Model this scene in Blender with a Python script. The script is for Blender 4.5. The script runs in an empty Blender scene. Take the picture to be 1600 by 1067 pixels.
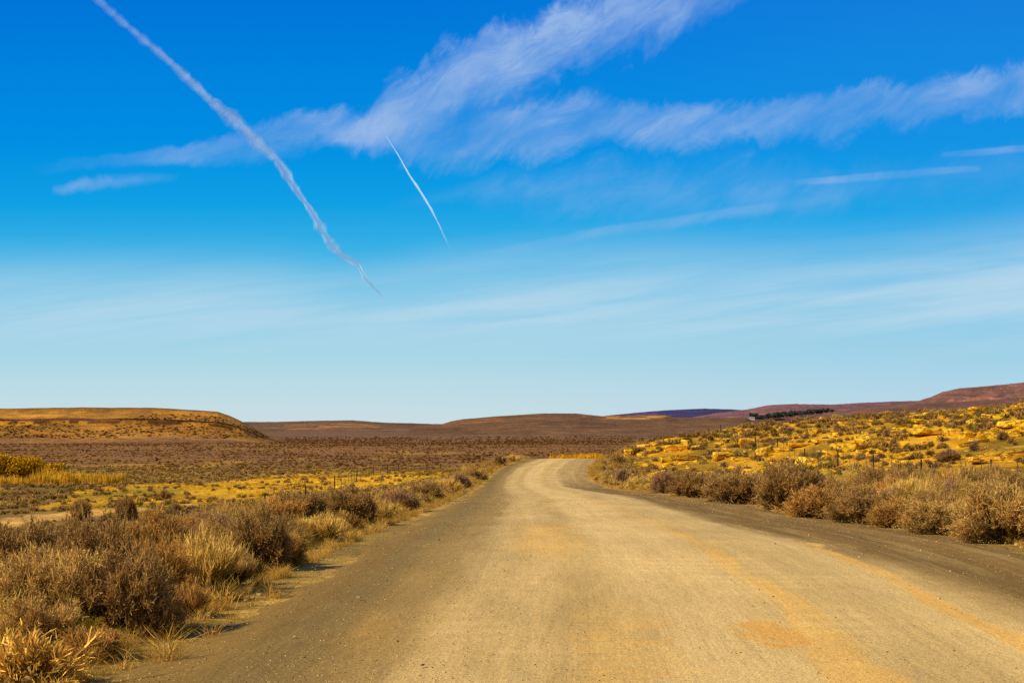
import bpy, bmesh, math, random
import numpy as np
from mathutils import Vector, noise as mnoise

random.seed(7)
RNG = np.random.default_rng(11)
scene = bpy.context.scene
COL = scene.collection
F = 2500.0                       # focal length in photo pixels (1600 wide)
PITCH = math.atan(134.5 / F)
CP, SP = math.cos(PITCH), math.sin(PITCH)

# ------------------------------------------------------------------ camera
cam = bpy.data.cameras.new('camera')
cam.sensor_width = 36.0
cam.lens = F / 1600.0 * 36.0
cam.clip_start = 0.1
cam.clip_end = 80000.0
camo = bpy.data.objects.new('camera', cam)
COL.objects.link(camo)
camo.location = (0, 0, 0)
camo.rotation_euler = (math.pi / 2 + PITCH, 0, 0)
scene.camera = camo


def ray(px, py):
    """photo pixel -> slopes X/Y and Z/Y of its sight line"""
    px = np.asarray(px, float); py = np.asarray(py, float)
    q = (533.5 - py) / F
    k = CP - q * SP
    return (px - 800.0) / F / k, (SP + q * CP) / k


# ------------------------------------------------------------------ noise
def _hash(ix, iy, s):
    n = (ix * 374761393 + iy * 668265263 + s * 1274126177) & 0x7fffffff
    n = ((n ^ (n >> 13)) * 1274126177) & 0x7fffffff
    n = (n ^ (n >> 16)) & 0xffff
    return n / 65535.0


def vnoise(x, y, s=0):
    x = np.asarray(x, float); y = np.asarray(y, float)
    ix = np.floor(x).astype(np.int64); iy = np.floor(y).astype(np.int64)
    fx = x - ix; fy = y - iy
    fx = fx * fx * (3 - 2 * fx); fy = fy * fy * (3 - 2 * fy)
    a = _hash(ix, iy, s); b = _hash(ix + 1, iy, s)
    c = _hash(ix, iy + 1, s); d = _hash(ix + 1, iy + 1, s)
    return (a + (b - a) * fx) * (1 - fy) + (c + (d - c) * fx) * fy


def fbm(x, y, o=4, s=0):
    r = 0; a = 1; t = 0
    for i in range(o):
        r = r + a * vnoise(x * 2 ** i + 17.3 * i, y * 2 ** i - 9.1 * i, s + i); t += a; a *= .5
    return r / t


def sstep(a, b, x):
    t = np.clip((x - a) / (b - a), 0, 1)
    return t * t * (3 - 2 * t)


# ------------------------------------------------------------------ road and terrain heights
RY = np.array([-40, 0, 10, 14, 21.7, 35, 50, 63, 84, 112, 137, 154, 167, 184, 205, 225, 260, 330, 420])
RZ = np.array([-1.6, -1.6, -1.6, -1.6, -1.62, -1.99, -2.36, -2.7, -3.35, -4.2, -4.5, -4.45, -4.17, -3.86, -3.95, -4.6, -6.5, -8.3, -8.6])
RL = np.array([-2.85, -2.8, -2.65, -2.45, -2.26, -2.17, -2.02, -2.02, -2.2, -2.46, -2.35, -1.97, -1.2, .37, 2.0, 4.5, 12, 32, 70])
RW = 9.2


def smooth_interp(xp, fp):
    g = np.arange(-40, 421, 1.0)
    v = np.interp(g, xp, fp)
    for _ in range(6):
        v[1:-1] = (v[:-2] + 2 * v[1:-1] + v[2:]) / 4
    return lambda y: np.interp(y, g, v)


road_z = smooth_interp(RY, RZ)
road_l = smooth_interp(RY, RL)

CPTS = []
for y_, z_ in zip(RY[1:-1], RZ[1:-1]):
    xl = float(road_l(y_))
    CPTS += [(xl - .5, y_, z_), (xl + RW + .5, y_, z_)]
CPTS += [  # left valley
    (-5, 8, -1.6), (-8, 12, -2.0), (-8, 20, -2.2), (-5, 20, -1.75), (-4.5, 30, -2.1), (-10, 40, -3.3), (-15, 60, -4.7),
    (-6, 50, -3.0), (-18, 70, -5.2), (-9, 75, -4.2), (-18, 97, -6.1), (-30, 97, -6.1), (-35, 115, -6.0), (-25, 120, -6.2),
    (-10, 110, -5.4), (-22, 139, -6.5), (-40, 150, -6.2), (-12, 140, -5.9), (-30, 160, -6.2), (-21.6, 180, -6.2), (-10, 170, -5.9),
    (-18, 225, -6.5), (-14, 240, -6.5), (-60, 200, -7.3), (-80, 200, -7.3), (-45, 190, -6.7), (-8, 200, -5.8), (-6, 215, -5.8), (-5, 250, -7),
    (-20, 300, -8), (-60, 300, -8.2), (-30, 50, -5), (-60, 100, -6), (-90, 300, -8.2), (0, 300, -8.2), (-20, 420, -8.4), (-90, 420, -8.4), (60, 420, -8.4),
    (8, 230, -5.4), (13, 240, -6.5), (0, 230, -5.8),
    # right knoll
    (10, 25, -1.55), (14, 30, -1.7), (12, 45, -2.1), (15, 60, -2.6), (10, 70, -2.8), (21, 75, -3.0), (11, 110, -4.0), (27, 102, -3.3), (30, 100, -3.1),
    (26.5, 118, -3.45), (27, 133, -3.4), (17, 150, -4.0), (13, 180, -3.8), (14, 190, -3.5), (15, 205, -2.1), (20, 208, -1.6), (22, 175, -3.0), (27, 155, -3.2),
    (27, 190, -1.7), (27.5, 215, -1.0), (25.6, 160, -2.3), (34, 215, .5), (30, 150, -2.2), (40, 200, .3), (34, 122, -1.8),
    (45, 160, 1.5), (34, 135, -1.1), (36, 110, -1.7), (48, 150, 2.0), (80, 150, 4), (60, 100, .6), (60, 60, -.8), (30, 30, -1.4), (60, 200, 2.2),
    (80, 260, 0), (40, 260, -2.5), (24, 260, -4.8), (90, 330, -5), (50, 330, -7), (18, 235, -4.2),
]
CPTS = np.array(CPTS, float)


def warp(x, y):
    return np.arcsinh(np.clip(x, -110, 110) / 10) * 10, np.arcsinh(np.clip(y, -8, 430) / 45) * 45


def _k(r2):
    return np.where(r2 > 1e-9, .5 * r2 * np.log(np.maximum(r2, 1e-9)), 0.0)


cx, cy = warp(CPTS[:, 0], CPTS[:, 1])
n_ = len(cx)
A = np.zeros((n_ + 3, n_ + 3))
A[:n_, :n_] = _k((cx[:, None] - cx) ** 2 + (cy[:, None] - cy) ** 2) + np.eye(n_) * 6.0
A[:n_, n_:] = np.stack([np.ones(n_), cx, cy], 1)
A[n_:, :n_] = A[:n_, n_:].T
TW = np.linalg.solve(A, np.concatenate([CPTS[:, 2], [0, 0, 0]]))


def tps(x, y):
    x = np.asarray(x, float).ravel(); y = np.asarray(y, float).ravel()
    out = np.empty(len(x))
    wx, wy = warp(x, y)
    for i in range(0, len(x), 20000):
        a = wx[i:i + 20000]; b = wy[i:i + 20000]
        out[i:i + 20000] = _k((a[:, None] - cx) ** 2 + (b[:, None] - cy) ** 2) @ TW[:n_] + TW[n_] + TW[n_ + 1] * a + TW[n_ + 2] * b
    return out


def ground_z(x, y, under_road=False):
    x = np.atleast_1d(np.asarray(x, float)); y = np.atleast_1d(np.asarray(y, float))
    sh = x.shape; x = x.ravel(); y = y.ravel()
    z = tps(x, y)
    far = sstep(300, 430, np.hypot(x, y))
    plain = -8.5 + (fbm(x / 260, y / 260, 3, 5) - .5) * 1.6 + sstep(900, 3500, y) * 3.0
    z = z * (1 - far) + plain * far
    z = np.where(y < -8, -1.6, z)
    xl = road_l(y); d = np.maximum(xl - x, x - xl - RW)          # >0 outside the road
    near = (1 - sstep(.2, 4.0, d)) * (1 - sstep(225, 260, y))
    z = z * (1 - near) + road_z(y) * near
    rough = sstep(.3, 2.0, d) * (1 - sstep(500, 900, y))
    z = z + rough * ((fbm(x / 3.1, y / 3.1, 4, 2) - .5) * .35 + (fbm(x / 14, y / 14, 2, 9) - .5) * .5 * sstep(20, 60, y))
    # stepped ledges on the rocky knoll
    kn = sstep(4, 8, x - xl - RW) * sstep(110, 150, y) * (1 - sstep(240, 270, y))
    st = z / .8 + fbm(x / 9, y / 9, 2, 4) * 1.5
    z = z + kn * .8 * ((np.floor(st) + sstep(.55, .95, st - np.floor(st))) - st) * .5
    if under_road:
        z = np.where(y < 300, z - .25 * sstep(.55, 1.1, -d), z)
    return z.reshape(sh)


def gz(x, y):
    return float(ground_z(x, y)[0])


YS = np.concatenate([np.arange(6, 60, .25), np.arange(60, 330, 1.0), np.arange(330, 1500, 8.0)])


def hit(px, py):
    """ground point seen at a photo pixel"""
    a, e = ray(px, py)
    g = ground_z(a * YS, YS)
    below = np.nonzero(e * YS < g)[0]
    i = below[0] if len(below) else len(YS) - 1
    y = YS[i]
    return float(a * y), float(y)


def visible(x, y, ztop):
    e = ztop / y; a = x / y
    Y2 = YS[(YS < y - 1)]
    if not len(Y2): return True
    return not np.any(ground_z(a * Y2, Y2) > e * Y2)


# ------------------------------------------------------------------ mesh helpers
def mesh_np(name, V, Fc, cols=None, smooth=False, uv=None):
    V = np.asarray(V, np.float32); Fc = np.asarray(Fc, np.int32)
    k = Fc.shape[1]
    me = bpy.data.meshes.new(name)
    me.vertices.add(len(V)); me.vertices.foreach_set('co', V.ravel())
    me.loops.add(Fc.size); me.loops.foreach_set('vertex_index', Fc.ravel())
    me.polygons.add(len(Fc))
    me.polygons.foreach_set('loop_start', np.arange(0, Fc.size, k, dtype=np.int32))
    me.update(calc_edges=True)
    if cols is not None:
        c = np.ones((len(V), 4), np.float32)
        cols = np.asarray(cols, np.float32)
        c[:, :3] = cols if cols.ndim == 2 else cols[:, None]
        at = me.color_attributes.new('Col', 'FLOAT_COLOR', 'POINT')
        at.data.foreach_set('color', c.ravel())
    if uv is not None:
        l = me.uv_layers.new(name='UVMap')
        l.data.foreach_set('uv', np.asarray(uv, np.float32)[Fc.ravel()].ravel())
    if smooth:
        me.polygons.foreach_set('use_smooth', np.ones(len(Fc), bool))
    me.update()
    return me


def link(name, data, parent=None, loc=(0, 0, 0)):
    o = bpy.data.objects.new(name, data)
    COL.objects.link(o)
    o.location = loc
    if parent: o.parent = parent
    return o


def tag(o, label=None, cat=None, group=None, kind=None):
    if label: o['label'] = label
    if cat: o['category'] = cat
    if group: o['group'] = group
    if kind: o['kind'] = kind
    return o


def grid_faces(nr, nc):
    i = np.arange(nr - 1)[:, None] * nc + np.arange(nc - 1)[None]
    i = i.ravel()
    return np.stack([i, i + 1, i + nc + 1, i + nc], 1)


def lin(r, g, b):
    f = lambda c: ((c / 255 + .055) / 1.055) ** 2.4 if c > 10 else c / 255 / 12.92
    return np.array([f(r), f(g), f(b)])


# ------------------------------------------------------------------ node helpers
class N:
    def __init__(self, tree):
        self.t = tree; tree.nodes.clear()

    def n(self, typ, **kw):
        nd = self.t.nodes.new(typ)
        for k, v in kw.items():
            if k.startswith('i_'):
                nd.inputs[k[2:].replace('_', ' ')].default_value = v
            else:
                setattr(nd, k, v)
        return nd

    def l(self, a, b): self.t.links.new(a, b)

    def _in(self, nd, i, v):
        if isinstance(v, bpy.types.NodeSocket): self.l(v, nd.inputs[i])
        else: nd.inputs[i].default_value = v

    def m(self, op, a, b=0.0, c=0.0, clamp=False):
        nd = self.n('ShaderNodeMath', operation=op, use_clamp=clamp)
        self._in(nd, 0, a); self._in(nd, 1, b)
        if op in ('MULTIPLY_ADD',): self._in(nd, 2, c)
        return nd.outputs[0]

    def ss(self, x, a, b, lo=0.0, hi=1.0):
        nd = self.n('ShaderNodeMapRange', interpolation_type='SMOOTHSTEP')
        self._in(nd, 0, x); self._in(nd, 1, a); self._in(nd, 2, b); self._in(nd, 3, lo); self._in(nd, 4, hi)
        return nd.outputs[0]

    def mix(self, f, a, b, blend='MIX'):
        nd = self.n('ShaderNodeMix', data_type='RGBA', blend_type=blend)
        self._in(nd, 0, f)
        for i, v in ((6, a), (7, b)):
            if isinstance(v, bpy.types.NodeSocket): self.l(v, nd.inputs[i])
            else: nd.inputs[i].default_value = (*v, 1)
        return nd.outputs[2]

    def noise(self, vec, scale, detail=4, rough=.55, dist=0.0):
        nd = self.n('ShaderNodeTexNoise')
        self.l(vec, nd.inputs['Vector'])
        nd.inputs['Scale'].default_value = scale; nd.inputs['Detail'].default_value = detail
        nd.inputs['Roughness'].default_value = rough; nd.inputs['Distortion'].default_value = dist
        return nd.outputs['Fac']

    def mapping(self, vec, scale=(1, 1, 1), rot=(0, 0, 0), loc=(0, 0, 0)):
        nd = self.n('ShaderNodeMapping')
        self.l(vec, nd.inputs[0]); nd.inputs['Scale'].default_value = scale
        nd.inputs['Rotation'].default_value = rot; nd.inputs['Location'].default_value = loc
        return nd.outputs[0]

    def band(self, x, c, w, soft):
        d = self.m('ABSOLUTE', self.m('SUBTRACT', x, c))
        return self.ss(d, w, w + soft, 1.0, 0.0)


def new_mat(name):
    m = bpy.data.materials.new(name); m.use_nodes = True
    return m, N(m.node_tree)


def finish(h, color, rough=.95, bump=None, bstr=.5, bdist=.02):
    b = h.n('ShaderNodeBsdfPrincipled')
    b.inputs['Roughness'].default_value = rough
    b.inputs['Specular IOR Level'].default_value = .12
    h.l(color, b.inputs['Base Color'])
    if bump is not None:
        bn = h.n('ShaderNodeBump'); bn.inputs['Strength'].default_value = bstr; bn.inputs['Distance'].default_value = bdist
        h.l(bump, bn.inputs['Height']); h.l(bn.outputs[0], b.inputs['Normal'])
    o = h.n('ShaderNodeOutputMaterial'); h.l(b.outputs[0], o.inputs[0])


def attr_col(h):
    a = h.n('ShaderNodeAttribute', attribute_name='Col'); return a.outputs['Color']


# ground: vertex colour zones broken up with noise
m_ground, h = new_mat('karoo_soil')
tc = h.n('ShaderNodeTexCoord').outputs['Object']
n1 = h.noise(tc, .35, 6, .65); n2 = h.noise(tc, 4.0, 6, .7); n3 = h.noise(tc, 28, 4, .7)
mlow = h.mapping(tc, (.012, .045, 1)); n4 = h.noise(mlow, 1.0, 7, .65)
v = h.m('ADD', h.ss(n1, .3, .7, .72, 1.25), h.ss(n2, .3, .7, -.28, .28))
v = h.m('MULTIPLY', v, h.ss(n4, .3, .7, .78, 1.2))
v = h.m('MULTIPLY', v, h.ss(n3, .3, .7, .72, 1.25))
c = h.mix(1.0, attr_col(h), h.n('ShaderNodeCombineColor').outputs[0], 'MULTIPLY')
cc = h.t.nodes[-1]
comb = [x for x in h.t.nodes if x.bl_idname == 'ShaderNodeCombineColor'][0]
for i in range(3): h.l(v, comb.inputs[i])
finish(h, c, bump=h.m('ADD', n2, h.m('MULTIPLY', n3, .3)), bstr=.8, bdist=.12)

# hills
m_hill, h = new_mat('hill_rock_and_scrub')
tc = h.n('ShaderNodeTexCoord').outputs['Object']
n1 = h.noise(tc, .02, 8, .7); n2 = h.noise(tc, .14, 5, .75); n3 = h.noise(h.mapping(tc, (.006, .006, .16)), 1.0, 5, .6)
v = h.m('MULTIPLY', h.ss(n1, .3, .7, .72, 1.28), h.ss(n2, .35, .65, .7, 1.25))
v = h.m('MULTIPLY', v, h.ss(n3, .35, .62, .82, 1.15))
comb = h.n('ShaderNodeCombineColor')
for i in range(3): h.l(v, comb.inputs[i])
finish(h, h.mix(1.0, attr_col(h), comb.outputs[0], 'MULTIPLY'), bump=n2, bstr=.6, bdist=3)

# road
m_road, h = new_mat('gravel_road_surface')
uv = h.n('ShaderNodeUVMap', uv_map='UVMap').outputs[0]
sep = h.n('ShaderNodeSeparateXYZ'); h.l(uv, sep.inputs[0])
U0, Vv = sep.outputs[0], sep.outputs[1]
w1 = h.noise(h.mapping(uv, (.9, .16, 1)), 1.0, 4, .6)
w2 = h.noise(h.mapping(uv, (3.5, .9, 1)), 1.0, 4, .6)
U = h.m('ADD', U0, h.m('MULTIPLY', h.m('SUBTRACT', w1, .5), .9))
U = h.m('ADD', U, h.m('MULTIPLY', h.m('SUBTRACT', w2, .5), .22))
# U is metres from the left edge (0) to the right edge (9.2)
pale = lin(222, 182, 112); dark = lin(140, 106, 48); mid = lin(150, 125, 68); sand = lin(232, 176, 84); ora = lin(228, 156, 48)
s = h.ss(U, .5, 3.9)
basec = h.mix(s, dark, pale)
drk = h.ss(h.m('SUBTRACT', U, h.ss(Vv, 26, 12, 0, .7)), 5.6, 6.7)
drk = h.m('MULTIPLY', drk, h.ss(Vv, 95, 150, 1.0, .45))
basec = h.mix(drk, basec, lin(128, 94, 40))
# paler wheel lines in the dark windrows
basec = h.mix(h.m('MULTIPLY', h.band(U, .95, .06, .25), .35), basec, mid)
basec = h.mix(h.m('MULTIPLY', h.band(U, 8.15, .08, .35), .4), basec, lin(150, 112, 58))
for uc, ww, am in ((2.35, .22, .35), (4.0, .25, .35), (5.75, .2, .3)):      # polished wheel tracks
    basec = h.mix(h.m('MULTIPLY', h.band(U, uc, ww, .45), am), basec, lin(234, 194, 124))
for uc, ww, am in ((3.1, .08, .22), (1.55, .1, .22)):
    basec = h.mix(h.m('MULTIPLY', h.band(U, uc, ww, .3), am), basec, lin(160, 126, 62))
basec = h.mix(h.m('MULTIPLY', h.band(U, 5.3, .3, .5), .35), basec, lin(170, 138, 78))
# streaks that follow the driving direction
st = h.noise(h.mapping(uv, (3.6, .12, 1)), 1.0, 5, .65)
st2 = h.noise(h.mapping(uv, (14.0, .8, 1)), 1.0, 3, .6)
basec = h.mix(h.ss(st, .45, .7, 0, .2), basec, lin(150, 122, 66))
basec = h.mix(h.m('MULTIPLY', h.ss(st, .54, .36, 0.0, .22), s), basec, lin(222, 186, 112))
basec = h.mix(h.ss(st2, .5, .7, 0, .14), basec, lin(120, 100, 55))
# blown sand lines
brk = h.noise(h.mapping(uv, (2.0, .35, 1)), 1.0, 5, .65)
ripple = h.noise(h.mapping(uv, (1.2, 9.0, 1)), 1.0, 3, .6)
s1 = h.m('MULTIPLY', h.band(U, 4.85, .10, .12), h.ss(Vv, 34, 18, .35, 1.0))
s1 = h.m('MULTIPLY', s1, h.ss(brk, .36, .5))
basec = h.mix(h.m('MULTIPLY', s1, .62), basec, sand)
s2 = h.m('MULTIPLY', h.band(U, 6.3, .07, .12), h.ss(h.m('ADD', brk, h.ss(Vv, 20, 14, 0, .25)), .44, .56))
s2 = h.m('MULTIPLY', s2, h.ss(Vv, 32, 22, 0, 1))
basec = h.mix(h.m('MULTIPLY', s2, .8), basec, sand)
s3 = h.m('MULTIPLY', h.band(U0, 2.75, .1, .6), h.m('MULTIPLY', h.ss(Vv, 18, 22), h.ss(Vv, 33, 26)))
basec = h.mix(h.m('MULTIPLY', h.m('MULTIPLY', s3, h.ss(brk, .3, .6)), .7), basec, sand)
s4 = h.m('MULTIPLY', h.band(U, 3.35, .22, .35), h.ss(Vv, 15, 12.5))
s4 = h.m('MULTIPLY', s4, h.ss(ripple, .38, .6))
basec = h.mix(h.m('MULTIPLY', s4, .65), basec, sand)
s5 = h.m('MULTIPLY', h.band(U, 1.4, .05, .25), h.m('MULTIPLY', h.ss(Vv, 10, 11), h.ss(Vv, 14.5, 12.5)))
basec = h.mix(h.m('MULTIPLY', h.m('MULTIPLY', s5, h.ss(brk, .4, .62)), .38), basec, lin(196, 148, 66))
dx = h.m('DIVIDE', h.m('SUBTRACT', U, 4.48), .24); dy = h.m('DIVIDE', h.m('SUBTRACT', Vv, 12.2), .75)
rr = h.m('ADD', h.m('MULTIPLY', dx, dx), h.m('MULTIPLY', dy, dy))
pn = h.noise(h.mapping(uv, (2.6, 1.6, 1)), 1.0, 5, .7)
basec = h.mix(h.m('MULTIPLY', h.ss(h.m('ADD', rr, h.m('MULTIPLY', h.m('SUBTRACT', pn, .5), 6.0)), 1.5, .5), .6), basec, ora)
# golden fine gravel patch on the far right shoulder
gp = h.m('MULTIPLY', h.ss(U0, 7.2, 8.4), h.m('MULTIPLY', h.ss(Vv, 48, 60), h.ss(Vv, 100, 75)))
basec = h.mix(h.m('MULTIPLY', gp, .75), basec, lin(158, 112, 30))
# speckle
sp = h.noise(uv, 55, 3, .8); sp2 = h.noise(uv, 16, 4, .75)
vo = h.n('ShaderNodeTexVoronoi', feature='F1'); h.l(uv, vo.inputs['Vector']); vo.inputs['Scale'].default_value = 26
peb = h.ss(vo.outputs['Distance'], .12, .2, 1, 0)
sepc = h.n('ShaderNodeSeparateColor'); h.l(vo.outputs['Color'], sepc.inputs[0])
peb = h.m('MULTIPLY', peb, h.ss(sepc.outputs[0], .68, .75))
pebd = h.m('MULTIPLY', h.ss(vo.outputs['Distance'], .12, .25, 1, 0), h.ss(sepc.outputs[0], .22, .15))
sp3 = h.noise(h.mapping(uv, (7, 2.2, 1)), 1.0, 6, .75); big = h.noise(h.mapping(uv, (.7, .25, 1)), 1.0, 5, .6)
wash = h.n('ShaderNodeTexWave', wave_type='BANDS', bands_direction='Y'); h.l(uv, wash.inputs['Vector']); wash.inputs['Scale'].default_value = .55; wash.inputs['Distortion'].default_value = 5; wash.inputs['Detail'].default_value = 3
washm = h.m('MULTIPLY', h.m('SUBTRACT', wash.outputs['Fac'], .5), h.ss(big, .5, .62, 0, .10))
v = h.m('MULTIPLY', h.ss(sp, .3, .7, .62, 1.4), h.ss(sp2, .3, .7, .88, 1.12))
v = h.m('MULTIPLY', h.m('MULTIPLY', v, h.ss(sp3, .3, .7, .95, 1.05)), h.m('ADD', h.ss(big, .3, .7, .9, 1.1), washm))
comb = h.n('ShaderNodeCombineColor')
for i in range(3): h.l(v, comb.inputs[i])
c = h.mix(1.0, basec, comb.outputs[0], 'MULTIPLY')
c = h.mix(h.m('MULTIPLY', peb, .75), c, lin(214, 190, 130))
c = h.mix(h.m('MULTIPLY', pebd, .65), c, lin(70, 55, 30))
fr = h.n('ShaderNodeAttribute', attribute_name='Col').outputs['Fac']   # 1 on the road, 0 at the crumbling edge
finish(h, c, bump=h.m('ADD', h.m('ADD', sp2, h.m('MULTIPLY', sp3, .8)), h.m('MULTIPLY', st, 1.2)), bstr=.4, bdist=.03)

# vegetation: object colour x vertex brightness
def veg_mat(name, transl=.25):
    m, h = new_mat(name)
    oi = h.n('ShaderNodeObjectInfo')
    comb = attr_col(h)
    c = h.mix(1.0, oi.outputs['Color'], comb, 'MULTIPLY')
    d = h.n('ShaderNodeBsdfDiffuse'); t = h.n('ShaderNodeBsdfTranslucent')
    h.l(c, d.inputs[0]); h.l(c, t.inputs[0])
    mx = h.n('ShaderNodeMixShader'); mx.inputs[0].default_value = transl
    h.l(d.outputs[0], mx.inputs[1]); h.l(t.outputs[0], mx.inputs[2])
    o = h.n('ShaderNodeOutputMaterial'); h.l(mx.outputs[0], o.inputs[0])
    return m
m_veg = veg_mat('dry_twigs_and_leaves')
m_grass = veg_mat('dry_grass_blades', .35)

m_rock, h = new_mat('golden_sandstone')
tc = h.n('ShaderNodeTexCoord').outputs['Object']
oi = h.n('ShaderNodeObjectInfo')
n1 = h.noise(tc, 1.6, 6, .65); n2 = h.noise(tc, 9, 5, .7)
n3 = h.noise(h.mapping(tc, (.6, .6, 7)), 1.0, 5, .6)
ge = h.n('ShaderNodeNewGeometry').outputs['Position']
wv = h.noise(ge, .9, 4, .6)
vx = h.n('ShaderNodeVectorMath', operation='ADD'); h.l(h.mapping(ge, (.9, .9, 2.6)), vx.inputs[0]); h.l(h.n('ShaderNodeTexNoise').outputs['Color'], vx.inputs[1])
vo = h.n('ShaderNodeTexVoronoi', feature='DISTANCE_TO_EDGE'); h.l(vx.outputs[0], vo.inputs['Vector']); vo.inputs['Scale'].default_value = .9
crack = h.ss(vo.outputs['Distance'], .0, .07, 1, 0)
c = h.mix(h.ss(n1, .35, .65), lin(206, 146, 24), lin(255, 206, 62))
c = h.mix(h.ss(wv, .52, .68, 0, .4), c, lin(176, 104, 26))
c = h.mix(h.m('MULTIPLY', crack, .85), c, lin(70, 42, 10))  # cracks drawn dark, with the crevice shade put into the colour
c = h.mix(h.ss(n2, .56, .7, 0, .6), c, lin(120, 72, 12))
c = h.mix(h.ss(n3, .42, .34, 0.0, .5), c, lin(196, 104, 20))
c = h.mix(1.0, c, oi.outputs['Color'], 'MULTIPLY')
finish(h, c, bump=h.m('SUBTRACT', h.m('ADD', n2, h.m('MULTIPLY', n3, 1.5)), crack), bstr=.9, bdist=.06)

def plain_mat(name, col, rough=.8, spec=None, trans=0.0, nz=.3, scale=30):
    m, h = new_mat(name)
    tc = h.n('ShaderNodeTexCoord').outputs['Object']
    n = h.noise(tc, scale, 4, .6)
    dk = tuple(x * (1 - nz) for x in col)
    c = h.mix(n, dk, tuple(col))
    finish(h, c, rough)
    if trans:
        b = [x for x in m.node_tree.nodes if x.bl_idname == 'ShaderNodeBsdfPrincipled'][0]
        b.inputs['Transmission Weight'].default_value = trans; b.inputs['Specular IOR Level'].default_value = .5
    return m
m_rust = plain_mat('rusty_fence_steel', (.07, .035, .018))
m_wire = plain_mat('dull_wire', (.14, .10, .06))
m_glass = plain_mat('green_bottle_glass', (.01, .22, .06), .15, trans=.3)
m_wall = plain_mat('white_plaster', (.62, .55, .5), scale=1)
m_roofm = plain_mat('grey_iron_roof', (.3, .27, .27), scale=1)
m_bark = plain_mat('dark_bark', (.07, .045, .02), scale=4)

# ------------------------------------------------------------------ colour zones of the ground
def poly_world(pts): return np.array([hit(*p) for p in pts])


def in_poly(x, y, P):
    r = np.zeros(x.shape, bool); j = len(P) - 1
    for i in range(len(P)):
        xi, yi = P[i]; xj, yj = P[j]
        c = ((yi > y) != (yj > y)) & (x < (xj - xi) * (y - yi) / (yj - yi + 1e-9) + xi)
        r ^= c; j = i
    return r


P_bank = poly_world([(120, 800), (50, 795), (120, 766), (200, 757), (330, 756), (430, 744), (500, 738), (560, 737), (665, 735), (720, 737), (735, 745), (640, 757), (560, 768), (450, 782), (330, 790), (230, 797)])
TRACK = np.array([hit(*p) for p in [(-60, 826), (10, 817), (70, 808), (130, 802), (200, 795), (270, 793), (330, 789), (400, 786), (440, 783)]])
P_reed = np.array([(-72, 188), (-47, 190), (-44, 206), (-72, 212)])


def dist_poly(x, y, P):
    d = np.full(x.shape, 1e9)
    for (x0, y0), (x1, y1) in zip(P[:-1], P[1:]):
        L = (x1 - x0) ** 2 + (y1 - y0) ** 2
        t = np.clip(((x - x0) * (x1 - x0) + (y - y0) * (y1 - y0)) / L, 0, 1)
        d = np.minimum(d, np.hypot(x - x0 - t * (x1 - x0), y - y0 - t * (y1 - y0)))
    return d


def zones(x, y):
    """weights: bank (golden grass left), track, knoll (golden right), verge, plain"""
    jx = (fbm(x / 5, y / 9, 3, 21) - .5) * 7; jy = (fbm(x / 5, y / 9, 3, 31) - .5) * 26
    bank = in_poly(x + jx, y + jy, P_bank).astype(float)
    track = 1 - sstep(1.5, 2.3, dist_poly(x, y, TRACK) + (fbm(x, y, 2, 3) - .5))
    xl = road_l(y); dr = x - xl - RW; dl = xl - x
    knoll = sstep(4.5, 6.5, dr + jx * .5) * (1 - sstep(250, 275, y)) * sstep(28, 50, y + jx) * (y > 0)
    verge = np.maximum((1 - sstep(.5, 1.5, dl + jx * .1)) * (dl > -1), (1 - sstep(.4, 1.2, dr + jx * .1)) * (dr > -1)) * (y < 230)
    pl = sstep(250, 420, y)
    return bank, track, knoll, verge, pl


def ground_cols(x, y):
    bank, track, knoll, verge, pl = zones(x, y)
    nb = fbm(x / 6, y / 14, 4, 40)[:, None]
    nf = fbm(x / 60, y / 140, 4, 44)[:, None]
    c = lin(120, 90, 38) * (1 - nb) + lin(160, 122, 50) * nb
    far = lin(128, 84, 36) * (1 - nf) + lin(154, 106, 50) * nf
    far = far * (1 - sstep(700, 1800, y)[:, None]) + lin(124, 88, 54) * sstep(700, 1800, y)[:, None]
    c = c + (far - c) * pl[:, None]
    gold = lin(226, 166, 18); green = lin(172, 138, 24)
    g = sstep(.42, .62, fbm(x / 9, y / 25, 3, 50))[:, None]
    cb = gold * (1 - g) + green * g
    cb = cb * (.7 + .6 * fbm(x / 1.6, y / 3, 3, 51))[:, None]
    c = c + (cb - c) * bank[:, None]
    gr = sstep(.42, .6, fbm(x / 6, y / 12, 3, 60))[:, None]
    ck = lin(222, 160, 18) * (1 - gr) + lin(160, 120, 22) * gr
    ck = ck * (.6 + .75 * fbm(x / 1.8, y / 3, 4, 61))[:, None]
    c = c + (ck - c) * knoll[:, None] * .95
    c = c + (lin(226, 170, 84) - c) * track[:, None]
    vc = lin(190, 148, 66) + (lin(132, 102, 44) - lin(190, 148, 66)) * (np.clip(1.2 - y / 30, .0, .9) * sstep(.62, .4, fbm(x * 1.2, y * .8, 3, 66)))[:, None]
    c = c + (vc - c) * verge[:, None]
    # pale streaks on the far plain
    s = sstep(.57, .68, fbm(x / 18, y / 60, 4, 70)) * sstep(200, 260, y) * (1 - sstep(420, 800, y)) * (x < 5)
    c = c + (lin(196, 146, 36) - c) * s[:, None] * .6
    return c


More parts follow.
